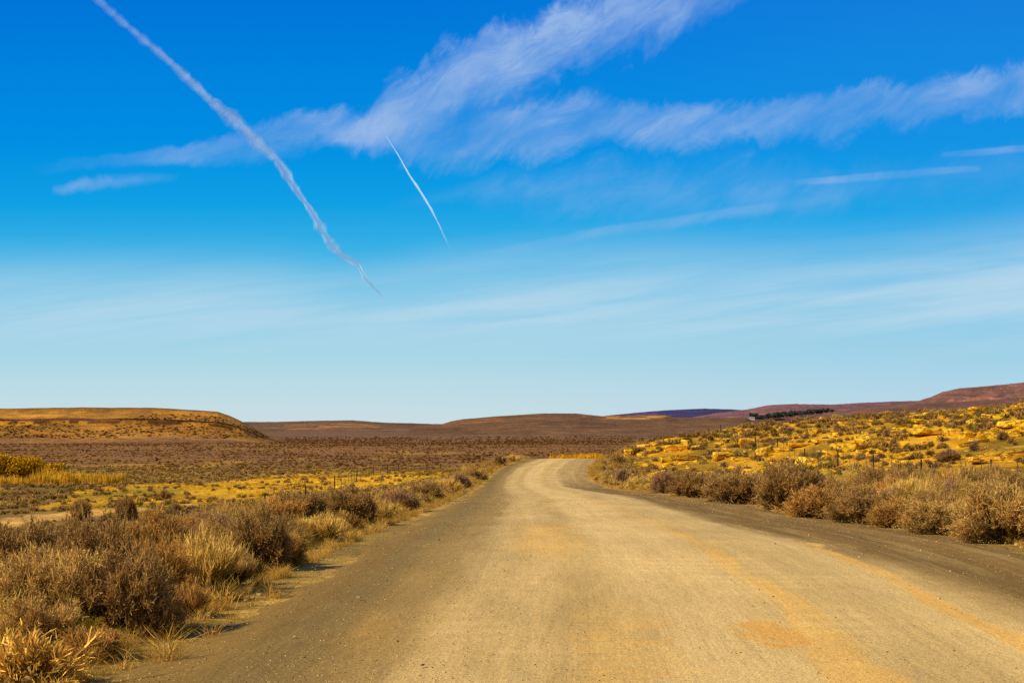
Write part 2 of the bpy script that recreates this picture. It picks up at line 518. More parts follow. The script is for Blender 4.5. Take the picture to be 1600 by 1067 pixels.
az = np.unique(np.concatenate([np.linspace(-math.pi, -.42, 40), np.linspace(-.42, .42, 560), np.linspace(.42, math.pi, 40)]))
rr = np.concatenate([np.geomspace(1.5, 420, 560), np.geomspace(430, 60000, 90)])
R_, A_ = np.meshgrid(rr, az, indexing='ij')
GX = R_ * np.sin(A_); GY = R_ * np.cos(A_)
GZ = ground_z(GX.ravel(), GY.ravel(), True)
V = np.stack([GX.ravel(), GY.ravel(), GZ], 1)
cols = ground_cols(GX.ravel(), GY.ravel())
me = mesh_np('ground', V, grid_faces(len(rr), len(az))[:, ::-1], cols, smooth=True)
me.materials.append(m_ground)
tag(link('ground', me), kind='structure')

# road sheet
ru = np.linspace(-.45, RW + .45, 90)
rv = np.concatenate([np.arange(-6, 60, .3), np.arange(60, 300, 1.2)])
RV, RU = np.meshgrid(rv, ru, indexing='ij')
x = road_l(RV) + RU
e = np.minimum(RU, RW - RU) + (fbm(RU * 0 + np.where(RU < 4, 3, 90), RV / 1.3, 4, 8) - .5) * .9
z = road_z(RV) + .004 + .05 * sstep(0, 3, e) - .26 * (1 - sstep(-.25, .3, e))
z += (fbm(RU * 1.1, RV * .12, 3, 12) - .5) * .05 + (fbm(RU * 4, RV * 2.5, 3, 13) - .5) * .02 * (1 - sstep(30, 60, RV))
z += .05 * np.exp(-((RU - .7) / .35) ** 2) + .04 * np.exp(-((RU - 8.2) / .4) ** 2)
V = np.stack([x.ravel(), RV.ravel(), z.ravel()], 1)
me = mesh_np('road', V, grid_faces(len(rv), len(ru)), np.ones(len(V)), smooth=True, uv=np.stack([RU.ravel(), RV.ravel()], 1))
me.materials.append(m_road)
tag(link('road', me), kind='structure')


def road_surf(x, y):
    return np.asarray(road_z(y)) + .05


# ------------------------------------------------------------------ hills
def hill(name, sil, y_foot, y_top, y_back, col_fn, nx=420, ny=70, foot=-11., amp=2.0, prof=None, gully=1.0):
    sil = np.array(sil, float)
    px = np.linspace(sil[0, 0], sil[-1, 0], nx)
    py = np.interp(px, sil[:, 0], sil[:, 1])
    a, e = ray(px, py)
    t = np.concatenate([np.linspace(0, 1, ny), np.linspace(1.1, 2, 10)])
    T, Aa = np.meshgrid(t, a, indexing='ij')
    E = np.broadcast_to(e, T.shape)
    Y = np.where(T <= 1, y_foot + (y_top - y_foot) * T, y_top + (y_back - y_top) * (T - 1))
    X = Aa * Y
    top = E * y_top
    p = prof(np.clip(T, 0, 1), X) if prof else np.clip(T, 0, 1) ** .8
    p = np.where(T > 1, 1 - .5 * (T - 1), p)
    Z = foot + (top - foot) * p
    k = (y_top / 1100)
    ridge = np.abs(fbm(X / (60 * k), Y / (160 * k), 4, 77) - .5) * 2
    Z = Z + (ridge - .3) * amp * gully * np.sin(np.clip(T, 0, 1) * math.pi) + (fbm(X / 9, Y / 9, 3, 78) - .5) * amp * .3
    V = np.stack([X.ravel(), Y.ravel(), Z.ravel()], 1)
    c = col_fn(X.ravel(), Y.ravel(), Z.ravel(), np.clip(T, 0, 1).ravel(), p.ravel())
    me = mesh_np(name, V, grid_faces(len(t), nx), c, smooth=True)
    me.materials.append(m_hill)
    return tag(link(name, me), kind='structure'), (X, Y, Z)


def mesa_prof(t, X):
    w = (fbm(X / 45, X * 0, 3, 90) - .5) * .035
    t = np.clip(t + w, 0, 1)
    return np.interp(t, [0, .18, .38, .58, .60, .70, .86, .885, .95, 1], [0, .08, .25, .52, .64, .68, .86, .955, .985, 1])


def mesa_col(X, Y, Z, T, p):
    n = fbm(X / 14, Z / 2.5 + Y / 60, 4, 91)[:, None]
    c = lin(136, 88, 28) * (1 - n) + lin(192, 132, 44) * n
    skirt = (1 - sstep(.1, .34, p + (fbm(X / 60, Y / 60, 3, 92) - .5) * .22))[:, None]
    c = c + (lin(130, 90, 48) - c) * skirt
    band = (np.exp(-((p - .66) / .03) ** 2) + .7 * np.exp(-((p - .99) / .02) ** 2))[:, None]
    c = c + (lin(96, 56, 20) - c) * np.clip(band * 1.1, 0, 1)
    c = c * (.8 + .4 * fbm(X / 30, p * 18, 3, 97))[:, None]
    cl = (sstep(.53, .56, p) * (1 - sstep(.62, .64, p)))[:, None] * sstep(.45, .6, vnoise(X / 5, Z * 0, 3))[:, None]
    c = c + (lin(80, 46, 16) - c) * cl * .95  # shadow along the cliff line, painted in as a broken dark band
    return c


mesa, MES = hill('mesa', [(-500, 650), (-300, 640), (-100, 638), (0, 638), (60, 637), (150, 636.5), (240, 637), (290, 639.5), (340, 643), (358, 649), (375, 657), (395, 668), (415, 679), (440, 688), (480, 694)],
                 820, 1010, 1500, mesa_col, nx=760, ny=130, foot=-10, amp=1.8, prof=mesa_prof)


def flat_col(c0, c1, patch=None, s=80):  # colours of the farther ridges include a painted purplish aerial haze
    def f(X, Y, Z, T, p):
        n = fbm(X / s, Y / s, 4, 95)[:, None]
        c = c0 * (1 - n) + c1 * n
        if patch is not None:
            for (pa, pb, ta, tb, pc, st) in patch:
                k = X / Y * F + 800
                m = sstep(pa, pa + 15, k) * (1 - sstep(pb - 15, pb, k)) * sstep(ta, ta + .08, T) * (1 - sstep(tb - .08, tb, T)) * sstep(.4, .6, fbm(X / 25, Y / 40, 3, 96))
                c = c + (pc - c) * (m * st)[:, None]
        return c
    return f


mid_prof = lambda t, X: np.interp(t, [0, .3, .7, .85, 1], [0, .3, .74, .93, 1])
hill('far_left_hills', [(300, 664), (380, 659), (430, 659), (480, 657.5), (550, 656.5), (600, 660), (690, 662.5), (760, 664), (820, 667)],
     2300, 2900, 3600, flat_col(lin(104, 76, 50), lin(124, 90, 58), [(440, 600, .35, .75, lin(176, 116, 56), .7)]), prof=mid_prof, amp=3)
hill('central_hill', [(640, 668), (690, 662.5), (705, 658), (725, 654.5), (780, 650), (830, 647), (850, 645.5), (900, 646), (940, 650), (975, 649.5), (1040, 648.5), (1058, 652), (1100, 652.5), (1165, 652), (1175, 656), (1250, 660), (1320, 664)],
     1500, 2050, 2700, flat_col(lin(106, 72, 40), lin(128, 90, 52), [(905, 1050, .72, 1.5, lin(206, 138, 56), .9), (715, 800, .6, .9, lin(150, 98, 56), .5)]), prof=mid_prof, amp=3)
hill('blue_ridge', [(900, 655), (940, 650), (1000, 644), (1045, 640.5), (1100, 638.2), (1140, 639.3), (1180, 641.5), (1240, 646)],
     5200, 6200, 7200, flat_col(lin(60, 54, 92), lin(72, 60, 98), [(880, 1035, 0, 1.2, lin(104, 70, 92), .8)]), prof=mid_prof, amp=5)  # deep blue is cloud shadow painted into the base colour
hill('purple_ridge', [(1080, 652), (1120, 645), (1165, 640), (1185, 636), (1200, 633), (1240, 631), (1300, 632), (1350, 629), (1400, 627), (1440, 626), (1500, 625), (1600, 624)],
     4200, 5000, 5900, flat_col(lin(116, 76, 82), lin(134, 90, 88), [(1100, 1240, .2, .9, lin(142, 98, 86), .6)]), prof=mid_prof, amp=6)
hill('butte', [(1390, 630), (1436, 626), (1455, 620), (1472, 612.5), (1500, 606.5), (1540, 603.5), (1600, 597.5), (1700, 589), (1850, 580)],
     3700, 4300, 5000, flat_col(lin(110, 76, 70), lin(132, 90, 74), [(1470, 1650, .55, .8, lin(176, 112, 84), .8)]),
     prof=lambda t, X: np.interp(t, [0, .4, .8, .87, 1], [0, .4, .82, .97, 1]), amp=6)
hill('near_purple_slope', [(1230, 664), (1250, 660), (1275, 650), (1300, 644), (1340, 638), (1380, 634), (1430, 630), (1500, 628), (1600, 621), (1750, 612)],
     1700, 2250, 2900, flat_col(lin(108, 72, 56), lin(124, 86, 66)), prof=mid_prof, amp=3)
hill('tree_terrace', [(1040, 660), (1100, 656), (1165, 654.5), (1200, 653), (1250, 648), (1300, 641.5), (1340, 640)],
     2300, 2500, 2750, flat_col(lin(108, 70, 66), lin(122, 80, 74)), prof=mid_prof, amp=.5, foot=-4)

# ------------------------------------------------------------------ plant meshes
def unit(v): return v / np.maximum(np.linalg.norm(v, axis=1, keepdims=True), 1e-9)


def seg_quads(S, D, L, W, taper, rng):
    side = unit(np.cross(D, rng.normal(size=D.shape))) * W[:, None]
    E = S + D * L[:, None]
    V = np.stack([S - side, S + side, E + side * taper, E - side * taper], 1).reshape(-1, 3)
    Fc = np.arange(len(V)).reshape(-1, 4)
    return V, Fc


def grow(rng, counts, lens, wid, up=.15, spread=.75, open_=1.15, base=.18):
    """levels of (start, dir, length, width)"""
    n0 = counts[0]
    th = rng.uniform(0, 2 * math.pi, n0); ph = open_ * np.sqrt(rng.uniform(0, 1, n0))
    D = np.stack([np.cos(th) * np.sin(ph), np.sin(th) * np.sin(ph), np.cos(ph)], 1)
    S = np.stack([np.cos(th) * base * rng.uniform(0, 1, n0), np.sin(th) * base * rng.uniform(0, 1, n0), np.zeros(n0)], 1)
    L = lens[0] * rng.uniform(.6, 1.25, n0)
    out = [(S, D, L, np.full(n0, wid[0]))]
    for k in range(1, len(counts)):
        m = counts[k]
        i = np.repeat(np.arange(len(S)), m)
        t = rng.uniform(.3, 1.0, len(i))
        S2 = S[i] + D[i] * (L[i] * t)[:, None]
        D2 = unit(D[i] + rng.normal(size=(len(i), 3)) * spread * .6 + np.array([0, 0, up]))
        L2 = lens[k] * rng.uniform(.5, 1.4, len(i))
        ok = S2[:, 2] + D2[:, 2] * L2 > 0.005
        S, D, L = S2[ok], D2[ok], L2[ok]
        out.append((S, D, L, np.full(len(S), wid[k])))
    return out


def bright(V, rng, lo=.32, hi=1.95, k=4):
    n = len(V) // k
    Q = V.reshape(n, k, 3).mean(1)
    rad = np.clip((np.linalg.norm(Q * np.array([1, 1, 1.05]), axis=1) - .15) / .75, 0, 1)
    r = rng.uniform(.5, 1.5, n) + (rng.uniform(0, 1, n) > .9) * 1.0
    b = (lo + (hi - lo) * rad ** 1.3) * r  # painted shading: interior twigs darkened, outer tips lightened as if sunlit
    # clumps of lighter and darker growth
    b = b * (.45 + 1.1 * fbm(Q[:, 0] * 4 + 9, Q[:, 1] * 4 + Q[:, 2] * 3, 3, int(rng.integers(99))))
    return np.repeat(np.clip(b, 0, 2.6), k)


def shrub_proto(i, style='dense'):
    rng = np.random.default_rng(100 + i)
    if style == 'dense':
        lv = grow(rng, [30, 6, 5, 5, 5], [.42, .30, .20, .13, .075], [.016, .009, .007, .006, .0048])
    elif style == 'straw':
        lv = grow(rng, [60, 6, 5, 6], [.42, .32, .22, .15], [.010, .008, .007, .006], up=.45, spread=.6, open_=1.0, base=.4)
    elif style == 'thorn':
        lv = grow(rng, [18, 5, 5, 3], [.5, .33, .2, .09], [.020, .015, .012, .008], up=.1, spread=.9)
    Vs, Fs, n = [], [], 0
    for (S, D, L, W) in lv[:2]:
        V, Fc = seg_quads(S, D, L, W, .6, rng); Vs.append(V); Fs.append(Fc + n); n += len(V)
        V, Fc = seg_quads(S, D, L, W, .6, rng); Vs.append(V); Fs.append(Fc + n); n += len(V)
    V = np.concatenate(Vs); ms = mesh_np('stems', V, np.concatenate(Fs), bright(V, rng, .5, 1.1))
    Vs, Fs, n = [], [], 0
    for (S, D, L, W) in lv[2:]:
        V, Fc = seg_quads(S, D, L, W, .45, rng); Vs.append(V); Fs.append(Fc + n); n += len(V)
    if style == 'dense':   # tiny leaves
        S, D, L, W = lv[-1]
        k = rng.integers(0, len(S), 9000)
        V, Fc = seg_quads(S[k] + D[k] * (L[k] * rng.uniform(0, 1, 9000))[:, None], unit(rng.normal(size=(9000, 3))), np.full(9000, .026), np.full(9000, .008), .6, rng)
        Vs.append(V); Fs.append(Fc + n); n += len(V)
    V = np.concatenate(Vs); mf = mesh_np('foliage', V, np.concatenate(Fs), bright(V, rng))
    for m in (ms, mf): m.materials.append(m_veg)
    return ms, mf


def mid_arrays(i, style='dense'):
    rng = np.random.default_rng(200 + i)
    if style == 'dense':
        lv = grow(rng, [16, 5, 5, 4], [.40, .32, .24, .15], [.02, .016, .013, .012])
    elif style == 'straw':
        lv = grow(rng, [50, 5, 5], [.42, .34, .24], [.013, .011, .010], up=.45, spread=.6, open_=1.0, base=.4)
    Vs, Fs, n = [], [], 0
    for (S, D, L, W) in lv[1:]:
        V, Fc = seg_quads(S, D, L, W, .5, rng); Vs.append(V); Fs.append(Fc + n); n += len(V)
    V = np.concatenate(Vs)
    return V, np.concatenate(Fs), bright(V, rng)


def far_arrays(i, n=26):
    """small spiky clump of slim triangles as quads"""
    rng = np.random.default_rng(300 + i)
    th = rng.uniform(0, 2 * math.pi, n); ph = 1.35 * np.sqrt(rng.uniform(0, 1, n))
    D = np.stack([np.cos(th) * np.sin(ph), np.sin(th) * np.sin(ph), np.cos(ph)], 1)
    S = D * rng.uniform(.0, .55, n)[:, None]
    V, Fc = seg_quads(S, unit(D + rng.normal(size=D.shape) * .3), rng.uniform(.3, .6, n), np.full(n, .13), .35, rng)
    V[:, 2] = np.abs(V[:, 2]) * .95
    return V, Fc, bright(V, rng, .45, 1.15)


def merge(arrs, xs, ys, zs, sc, szz, rot, tint):
    """stamp copies of small array meshes into one stuff mesh"""
    Vs, Fs, Cs, n = [], [], [], 0
    pick = RNG.integers(0, len(arrs), len(xs))
    for p, (V, Fc, b) in enumerate(arrs):
        k = np.nonzero(pick == p)[0]
        if not len(k): continue
        c, s = np.cos(rot[k]), np.sin(rot[k])
        X = (V[None, :, 0] * c[:, None] - V[None, :, 1] * s[:, None]) * sc[k, None] + xs[k, None]
        Y = (V[None, :, 0] * s[:, None] + V[None, :, 1] * c[:, None]) * sc[k, None] + ys[k, None]
        Z = V[None, :, 2] * (sc[k] * szz[k])[:, None] + zs[k, None]
        Vs.append(np.stack([X, Y, Z], 2).reshape(-1, 3))
        Fs.append((Fc[None] + (np.arange(len(k)) * len(V))[:, None, None]).reshape(-1, Fc.shape[1]) + n)
        Cs.append((b[None, :, None] * tint[k][:, None, :]).reshape(-1, 3))
        n += len(k) * len(V)
    return np.concatenate(Vs), np.concatenate(Fs), np.concatenate(Cs)


GREY = lin(154, 122, 66); DGREY = lin(134, 103, 58); BROWN = lin(150, 112, 56); STRAW = lin(172, 140, 70); OLIVE = lin(134, 112, 40); PURP = lin(136, 104, 72)

NEAR = [shrub_proto(i) for i in range(4)]
NEARS = [shrub_proto(10 + i, 'straw') for i in range(3)]
THORN = shrub_proto(20, 'thorn')
MIDA = [mid_arrays(i) for i in range(4)]
MIDS = [mid_arrays(10 + i, 'straw') for i in range(2)]
FARA = [far_arrays(i) for i in range(6)]


def to_mesh(a, nm):
    m = mesh_np(nm, a[0], a[1], a[2]); m.materials.append(m_veg); return m
MIDM = [to_mesh(a, 'shrub') for a in MIDA]
MIDSM = [to_mesh(a, 'shrub') for a in MIDS]


def place_near(x, y, sx, sz, col, proto, label, group, name='shrub', cat='shrub', rot=None):
    o = bpy.data.objects.new(name, None); COL.objects.link(o)
    o.empty_display_size = .2
    o.location = (x, y, gz(x, y) - .03); o.rotation_euler = (0, 0, random.uniform(0, 6.28) if rot is None else rot)
    o.scale = (sx, sx * random.uniform(.85, 1.1), sz)
    tag(o, label, cat, group)
    for nm, m in zip(('stems', 'foliage'), proto):
        ch = bpy.data.objects.new(nm, m); COL.objects.link(ch); ch.parent = o
        k = .85 if nm == 'stems' else 1
        ch.color = (*[float(v) * k for v in col], 1)
    return o


def place_mid(x, y, sx, sz, col, m, label, group, name='shrub', cat='shrub'):
    o = link(name, m, loc=(x, y, gz(x, y) - .04))
    o.rotation_euler = (0, 0, random.uniform(0, 6.28)); o.scale = (sx, sx * random.uniform(.85, 1.15), sz)
    o.color = (*[float(v) for v in col], 1)
    return tag(o, label, cat, group)


# --- shrubs one can point to (base pixel, width and height in photo pixels)
HERO = [
    # px, py, w, h, colour, style, label
    (95, 1000, 230, 150, GREY, 'd', 'large grey-brown shrub behind the pale thorny bush at the lower left corner'),
    (195, 1000, 190, 150, DGREY, 'd', 'wide dark twiggy shrub spreading onto the gravel verge, its shadow on the road edge'),
    (20, 930, 190, 130, DGREY, 'd', 'dark tangled shrub at the left frame edge behind the front row'),
    (150, 935, 150, 130, DGREY, 'd', 'tall dense dark shrub in the second row, left of the reddish one'),
    (240, 900, 130, 110, BROWN, 'd', 'reddish-brown shrub between the dark front shrubs and the round grey one'),
    (320, 932, 150, 95, STRAW, 's', 'pale straw-coloured bushy plant at the gravel edge with bare woody stems'),
    (255, 950, 120, 110, BROWN, 'd', 'brown fine-twigged shrub just left of the pale straw one'),
    (405, 895, 125, 105, DGREY, 'd', 'round dark grey shrub beside the road, tallest along the left verge'),
    (345, 880, 80, 70, GREY, 'd', 'grey shrub tucked behind the left side of the round dark one'),
    (500, 848, 90, 45, STRAW, 's', 'low straw bush at the road edge right of the round dark shrub'),
    (470, 830, 110, 72, DGREY, 'd', 'broad dark shrub by the left verge, left half of the double clump'),
    (545, 822, 110, 66, DGREY, 'd', 'broad dark shrub by the left verge, right half of the double clump'),
    (585, 815, 60, 34, STRAW, 's', 'small straw bush at the foot of the double dark clump'),
    (630, 800, 70, 38, PURP, 'd', 'greyish shrub on the verge where the sandy strip narrows'),
    (665, 785, 62, 34, DGREY, 'd', 'dark low shrub on the left verge below the golden flat'),
    (700, 773, 50, 28, STRAW, 's', 'tan bush where the left verge bends in towards the dip'),
    (718, 766, 44, 28, PURP, 'd', 'rounded purple-grey shrub at the dip of the road, left side'),
    (745, 752, 40, 24, DGREY, 'd', 'small dark shrub right on the verge below the crest, left side'),
    (782, 728, 30, 20, PURP, 'd', 'round shrub on the skyline of the left verge near the crest'),
    (800, 722, 26, 14, STRAW, 's', 'straw tuft bush at the left side of the road crest'),
    (130, 815, 40, 34, DGREY, 'd', 'lone round dark bush standing in front of the sandy track, left one'),
    (200, 815, 42, 42, DGREY, 'd', 'lone taller dark bush standing in front of the sandy track, right one'),
    (278, 802, 18, 22, DGREY, 'd', 'slim upright bush standing against the sandy track'),
    (260, 781, 26, 22, DGREY, 'd', 'dark round bush on the golden bank just above the sandy track'),
    (150, 1042, 130, 62, BROWN, 'd', 'low fine-twigged brown bush between the pale thorn bush and the gravel'),
    (70, 1035, 150, 100, GREY, 'd', 'grey-brown bush directly behind the pale thorn bush'),
    (245, 1000, 110, 74, DGREY, 'd', 'low dark bush at the gravel edge where two thin shadows reach the road'),
    (290, 968, 90, 58, BROWN, 's', 'low brown bush at the gravel edge between the dark bushes and the straw one'),
    (372, 920, 80, 56, GREY, 's', 'low grassy bush filling the edge between the straw plant and the round dark shrub'),
    (445, 885, 80, 52, BROWN, 'd', 'brown low bush at the right foot of the round dark shrub'),
    (1575, 852, 190, 100, GREY, 'd', 'largest grey-brown shrub at the right frame edge above the green bottle'),
    (1480, 837, 170, 62, GREY, 'd', 'grey-brown arching shrub left of the largest one on the right verge'),
    (1410, 826, 130, 52, BROWN, 'd', 'tawny grassy bush in the right-hand row with low clumps at its foot'),
    (1350, 820, 140, 62, DGREY, 'd', 'dark leaning shrub in the middle of the right-hand row'),
    (1285, 811, 130, 54, BROWN, 'd', 'brown shrub right of the tallest clump in the right-hand row'),
    (1235, 800, 130, 84, DGREY, 'd', 'tallest dark clump in the right-hand row, below the rock ledges'),
    (1150, 788, 140, 56, DGREY, 'd', 'broad dark shrub in the right-hand row left of the tallest clump'),
    (1085, 778, 100, 46, DGREY, 'd', 'dark shrub in the right-hand row below the round boulder'),
    (1040, 771, 64, 36, PURP, 'd', 'purple-grey shrub near the left end of the right-hand row'),
    (1000, 764, 42, 20, STRAW, 's', 'low straw bush at the gravel edge near the left end of the right-hand row'),
    (972, 758, 30, 34, PURP, 'd', 'upright purple-grey shrub at the left end of the right-hand row'),
    (965, 728, 34, 26, GREY, 'd', 'grey shrub at the foot of the leftmost rocks beside the crest'),
    (1530, 798, 100, 70, DGREY, 'd', 'dark shrub in the back of the right-hand row at the frame edge'),
    (1480, 722, 38, 22, PURP, 'd', 'purple-grey bush on the golden slope behind the third fence post'),
    (1520, 708, 24, 22, PURP, 'd', 'small round purple bush on the golden slope below the big blocks'),
    (1565, 690, 26, 22, DGREY, 'd', 'dark bush growing beside the big split blocks near the right frame edge'),
]
n_ind = 0
KEEP = [hit(px_, py_) for px_, py_ in ((1514, 686), (1541, 688), (1580, 670), (1450, 682), (1042, 722), (982, 714), (1055, 706), (1250, 700), (1130, 718), (1540, 725))]
for (px, py, w, hh, col, st, lab) in HERO:
    X, Y = hit(px, py)
    Y += w / F * Y * .25; X = (px - 800) / F * Y
    sx = w / F * Y * .5 / .92; sz = hh / F * Y / .95
    pr = random.choice(NEAR if st == 'd' else NEARS)
    if Y < 130 and w > 34:
        place_near(X, Y, sx, sz, col, pr, lab, None)
    else:
        place_mid(X, Y, sx, sz, col, random.choice(MIDM if st == 'd' else MIDSM), lab, None)
    n_ind += 1
# the pale thorny bush in the corner
X, Y = hit(45, 1075)
place_near(X, Y, .56, .52, lin(200, 156, 70), THORN, 'pale spiny bare-branched bush in the lower left corner', None, name='thorn_bush', cat='thorn bush')
X, Y = hit(-30, 1020)
place_near(X, Y, .45, .42, STRAW, NEARS[1], 'straw-brown bush cut by the frame edge above the thorn bush', None)

# --- random shrubs
cand = []
def scatter(n, x0, x1, y0, y1, keep):
    ys = np.sqrt(RNG.uniform(0, 1, n) * (y1 ** 2 - y0 ** 2) + y0 ** 2)
    a = RNG.uniform(x0, x1, n)
    xs = a * ys
    ok = RNG.uniform(0, 1, n) < keep(xs, ys)
    return xs[ok], ys[ok]


def dens(xs, ys):
    bank, track, knoll, verge, pl = zones(xs, ys)
    xl = road_l(ys); dl = xl - xs; dr = xs - xl - RW
    cl = sstep(.35, .6, fbm(xs / 4, ys / 4, 3, 120))
    d = .35 + .65 * cl
    d = d * (1 - bank * .94 * (1 - .65 * cl)) * (1 - track)
    d = np.where((dr > 0) & (knoll > .5), .28 + .45 * cl + .35 * sstep(185, 210, ys), d)
    d = np.where((dr > 6) & (ys < 128), d * .4, d)
    d = np.where((dr > 6) & (ys >= 128), d * 1.2, d)
    d = np.where((dl < .55) & (dr < .45), 0, d)
    d = np.where((dr > .35) & (dr < 4.6), 1.6, d)
    d = np.where((dl > .55) & (dl < 4.5), d * 1.8, d)
    d = np.where(in_poly(xs, ys, P_reed), 0, d)
    for kx, ky in KEEP:
        d = np.where((np.abs(xs - kx * ys / ky) < 1.9) & (ys < ky + 1) & (ys > ky - 9), 0, d)
    return d


xs, ys = scatter(3600, -.35, .35, 11, 60, dens)
keepm = np.ones(len(xs), bool)
A1 = (xs, ys)
xs2, ys2 = scatter(6000, -.34, .34, 60, 150, dens)
xs3, ys3 = scatter(12000, -.33, .33, 150, 330, lambda x, y: dens(x, y) * .8)
XS = np.concatenate([xs, xs2, xs3]); YSc = np.concatenate([ys, ys2, ys3])
SZ = np.where(YSc < 60, RNG.uniform(.3, .62, len(XS)), RNG.uniform(.28, .68, len(XS)))
bank, track, knoll, verge, pl = zones(XS, YSc)
dr = XS - road_l(YSc) - RW
row = (dr > .7) & (dr < 4.5) & (YSc < 200)
SZ = np.where(row, RNG.uniform(.32, .68, len(XS)), SZ)
SZ = np.where(bank > .5, SZ * .75, SZ)
lft = (XS < road_l(YSc) - 3.2)
SZ = np.where(lft & (YSc > 18) & (YSc < 62), SZ * .8, SZ)
SZ = np.where(lft & (YSc >= 62) & (YSc < 112), SZ * .72, SZ)
SZ = np.where((XS < -14) & (YSc > 84) & (YSc < 118), SZ * .75, SZ)
SZ = np.where(lft & (YSc >= 112) & (XS < -16) & (bank < .5), SZ * .85, SZ)
SZ = np.where((knoll > .5) & (YSc > 90), RNG.uniform(.25, .6, len(XS)) * 1.15, SZ)
SZ = np.where((knoll > .5) & (YSc < 90), SZ * .7, SZ)
SZ = np.where((knoll > .5) & (YSc > 185), SZ * 1.2, SZ)
hz = RNG.uniform(.95, 1.3, len(XS)); hz = np.where(row, RNG.uniform(1.15, 1.75, len(XS)), hz)
rk = RNG.uniform(0, 1, len(XS))
palette = np.array([GREY, DGREY, BROWN, STRAW, OLIVE, PURP])
ci = np.select([rk < .26, rk < .52, rk < .70, rk < .80, rk < .90], [0, 1, 2, 3, 4], 5)
dl_ = road_l(YSc) - XS
lowv = ((dl_ > 0) & (dl_ < 1.5)) | ((dr > 0) & (dr < 1.3))
SZ = np.where(lowv, SZ * .7, SZ); ci = np.where(lowv & (rk < .35), 3, ci)
TINT = palette[ci] * RNG.uniform(.75, 1.2, (len(XS), 1)) * np.where((knoll > .5) & (YSc > 100), .8, 1)[:, None]
ZS = ground_z(XS, YSc)
score = SZ / YSc
order = np.argsort(-score)
individual = np.zeros(len(XS), bool)
LAB = {
    'left': ['grey-brown twiggy shrub in the dense scrub left of the road', 'scrub shrubs left of the road'],
    'lverge': ['low bush along the gravel verge left of the road', 'bushes along the left verge'],
    'bank': ['small dark bush dotted over the golden grassy flat at left', 'bushes on the golden flat'],
    'row': ['brown twiggy shrub in the dense row along the right verge', 'shrub row along the right verge'],
    'rverge': ['low tawny bush at the gravel edge under the right-hand shrub row', 'bushes at the right gravel edge'],
    'knoll': ['small dark shrub growing among the golden rocks on the right slope', 'shrubs on the rocky right slope'],
}
CN = ['grey', 'dark', 'reddish-brown', 'straw-coloured', 'olive', 'purple-grey']
LIMIT = 292 - n_ind
cnt = 0
for i in order:
    if cnt >= LIMIT: break
    x, y = XS[i], YSc[i]
    if abs(x / y) > .322: continue
    if not visible(x, y, ZS[i] + SZ[i] * hz[i] * .8): continue
    # skip those well hidden behind a row in front
    individual[i] = True; cnt += 1
    dr_i = dr[i]; dl_i = road_l(y) - x
    if dr_i > 0:
        key = 'knoll' if knoll[i] > .5 else ('rverge' if dr_i < 1.3 else 'row')
    else:
        key = 'bank' if bank[i] > .5 else ('lverge' if dl_i < 1.8 else 'left')
    lab, grp = LAB[key]
    lab = lab.replace('grey-brown', CN[ci[i]]).replace('brown twiggy', CN[ci[i]] + ' twiggy').replace('tawny', CN[ci[i]]).replace('small dark', 'small ' + CN[ci[i]]).replace('low bush', 'low ' + CN[ci[i]] + ' bush')
    grp = CN[ci[i]] + ' ' + grp
    st = ci[i] == 3
    if SZ[i] * 2 / y * F > 46:
        place_near(x, y, SZ[i], SZ[i] * hz[i], TINT[i], random.choice(NEARS if st else NEAR), lab, grp)
    else:
        place_mid(x, y, SZ[i], SZ[i] * hz[i], TINT[i], random.choice(MIDSM if st else MIDM), lab, grp)

rest = ~individual
near_rest = rest & (YSc < 95)
far_rest = rest & (YSc >= 95)
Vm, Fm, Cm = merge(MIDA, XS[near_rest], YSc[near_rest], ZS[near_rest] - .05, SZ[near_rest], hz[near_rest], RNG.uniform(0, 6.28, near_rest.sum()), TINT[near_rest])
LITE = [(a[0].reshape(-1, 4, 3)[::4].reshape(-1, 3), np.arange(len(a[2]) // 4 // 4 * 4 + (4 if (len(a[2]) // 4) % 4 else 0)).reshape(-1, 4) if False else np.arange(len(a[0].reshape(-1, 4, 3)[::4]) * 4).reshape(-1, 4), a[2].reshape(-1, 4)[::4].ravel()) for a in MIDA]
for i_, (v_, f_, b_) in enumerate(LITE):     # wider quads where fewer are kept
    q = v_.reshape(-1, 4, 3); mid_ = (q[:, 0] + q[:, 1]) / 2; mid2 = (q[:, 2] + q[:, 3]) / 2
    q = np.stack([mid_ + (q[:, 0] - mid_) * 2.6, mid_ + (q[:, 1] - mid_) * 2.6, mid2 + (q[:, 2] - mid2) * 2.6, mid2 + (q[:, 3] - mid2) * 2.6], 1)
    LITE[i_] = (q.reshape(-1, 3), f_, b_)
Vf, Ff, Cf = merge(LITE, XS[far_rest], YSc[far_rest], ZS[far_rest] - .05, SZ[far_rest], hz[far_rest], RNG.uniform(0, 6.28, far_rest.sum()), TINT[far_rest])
me = mesh_np('scrub', np.concatenate([Vm, Vf]), np.concatenate([Fm, Ff + len(Vm)]), np.concatenate([Cm, Cf]))
me.materials.append(m_veg)
tag(link('scrub', me), 'dense grey-brown scrub filling the ground on both sides of the road', 'scrub', kind='stuff')

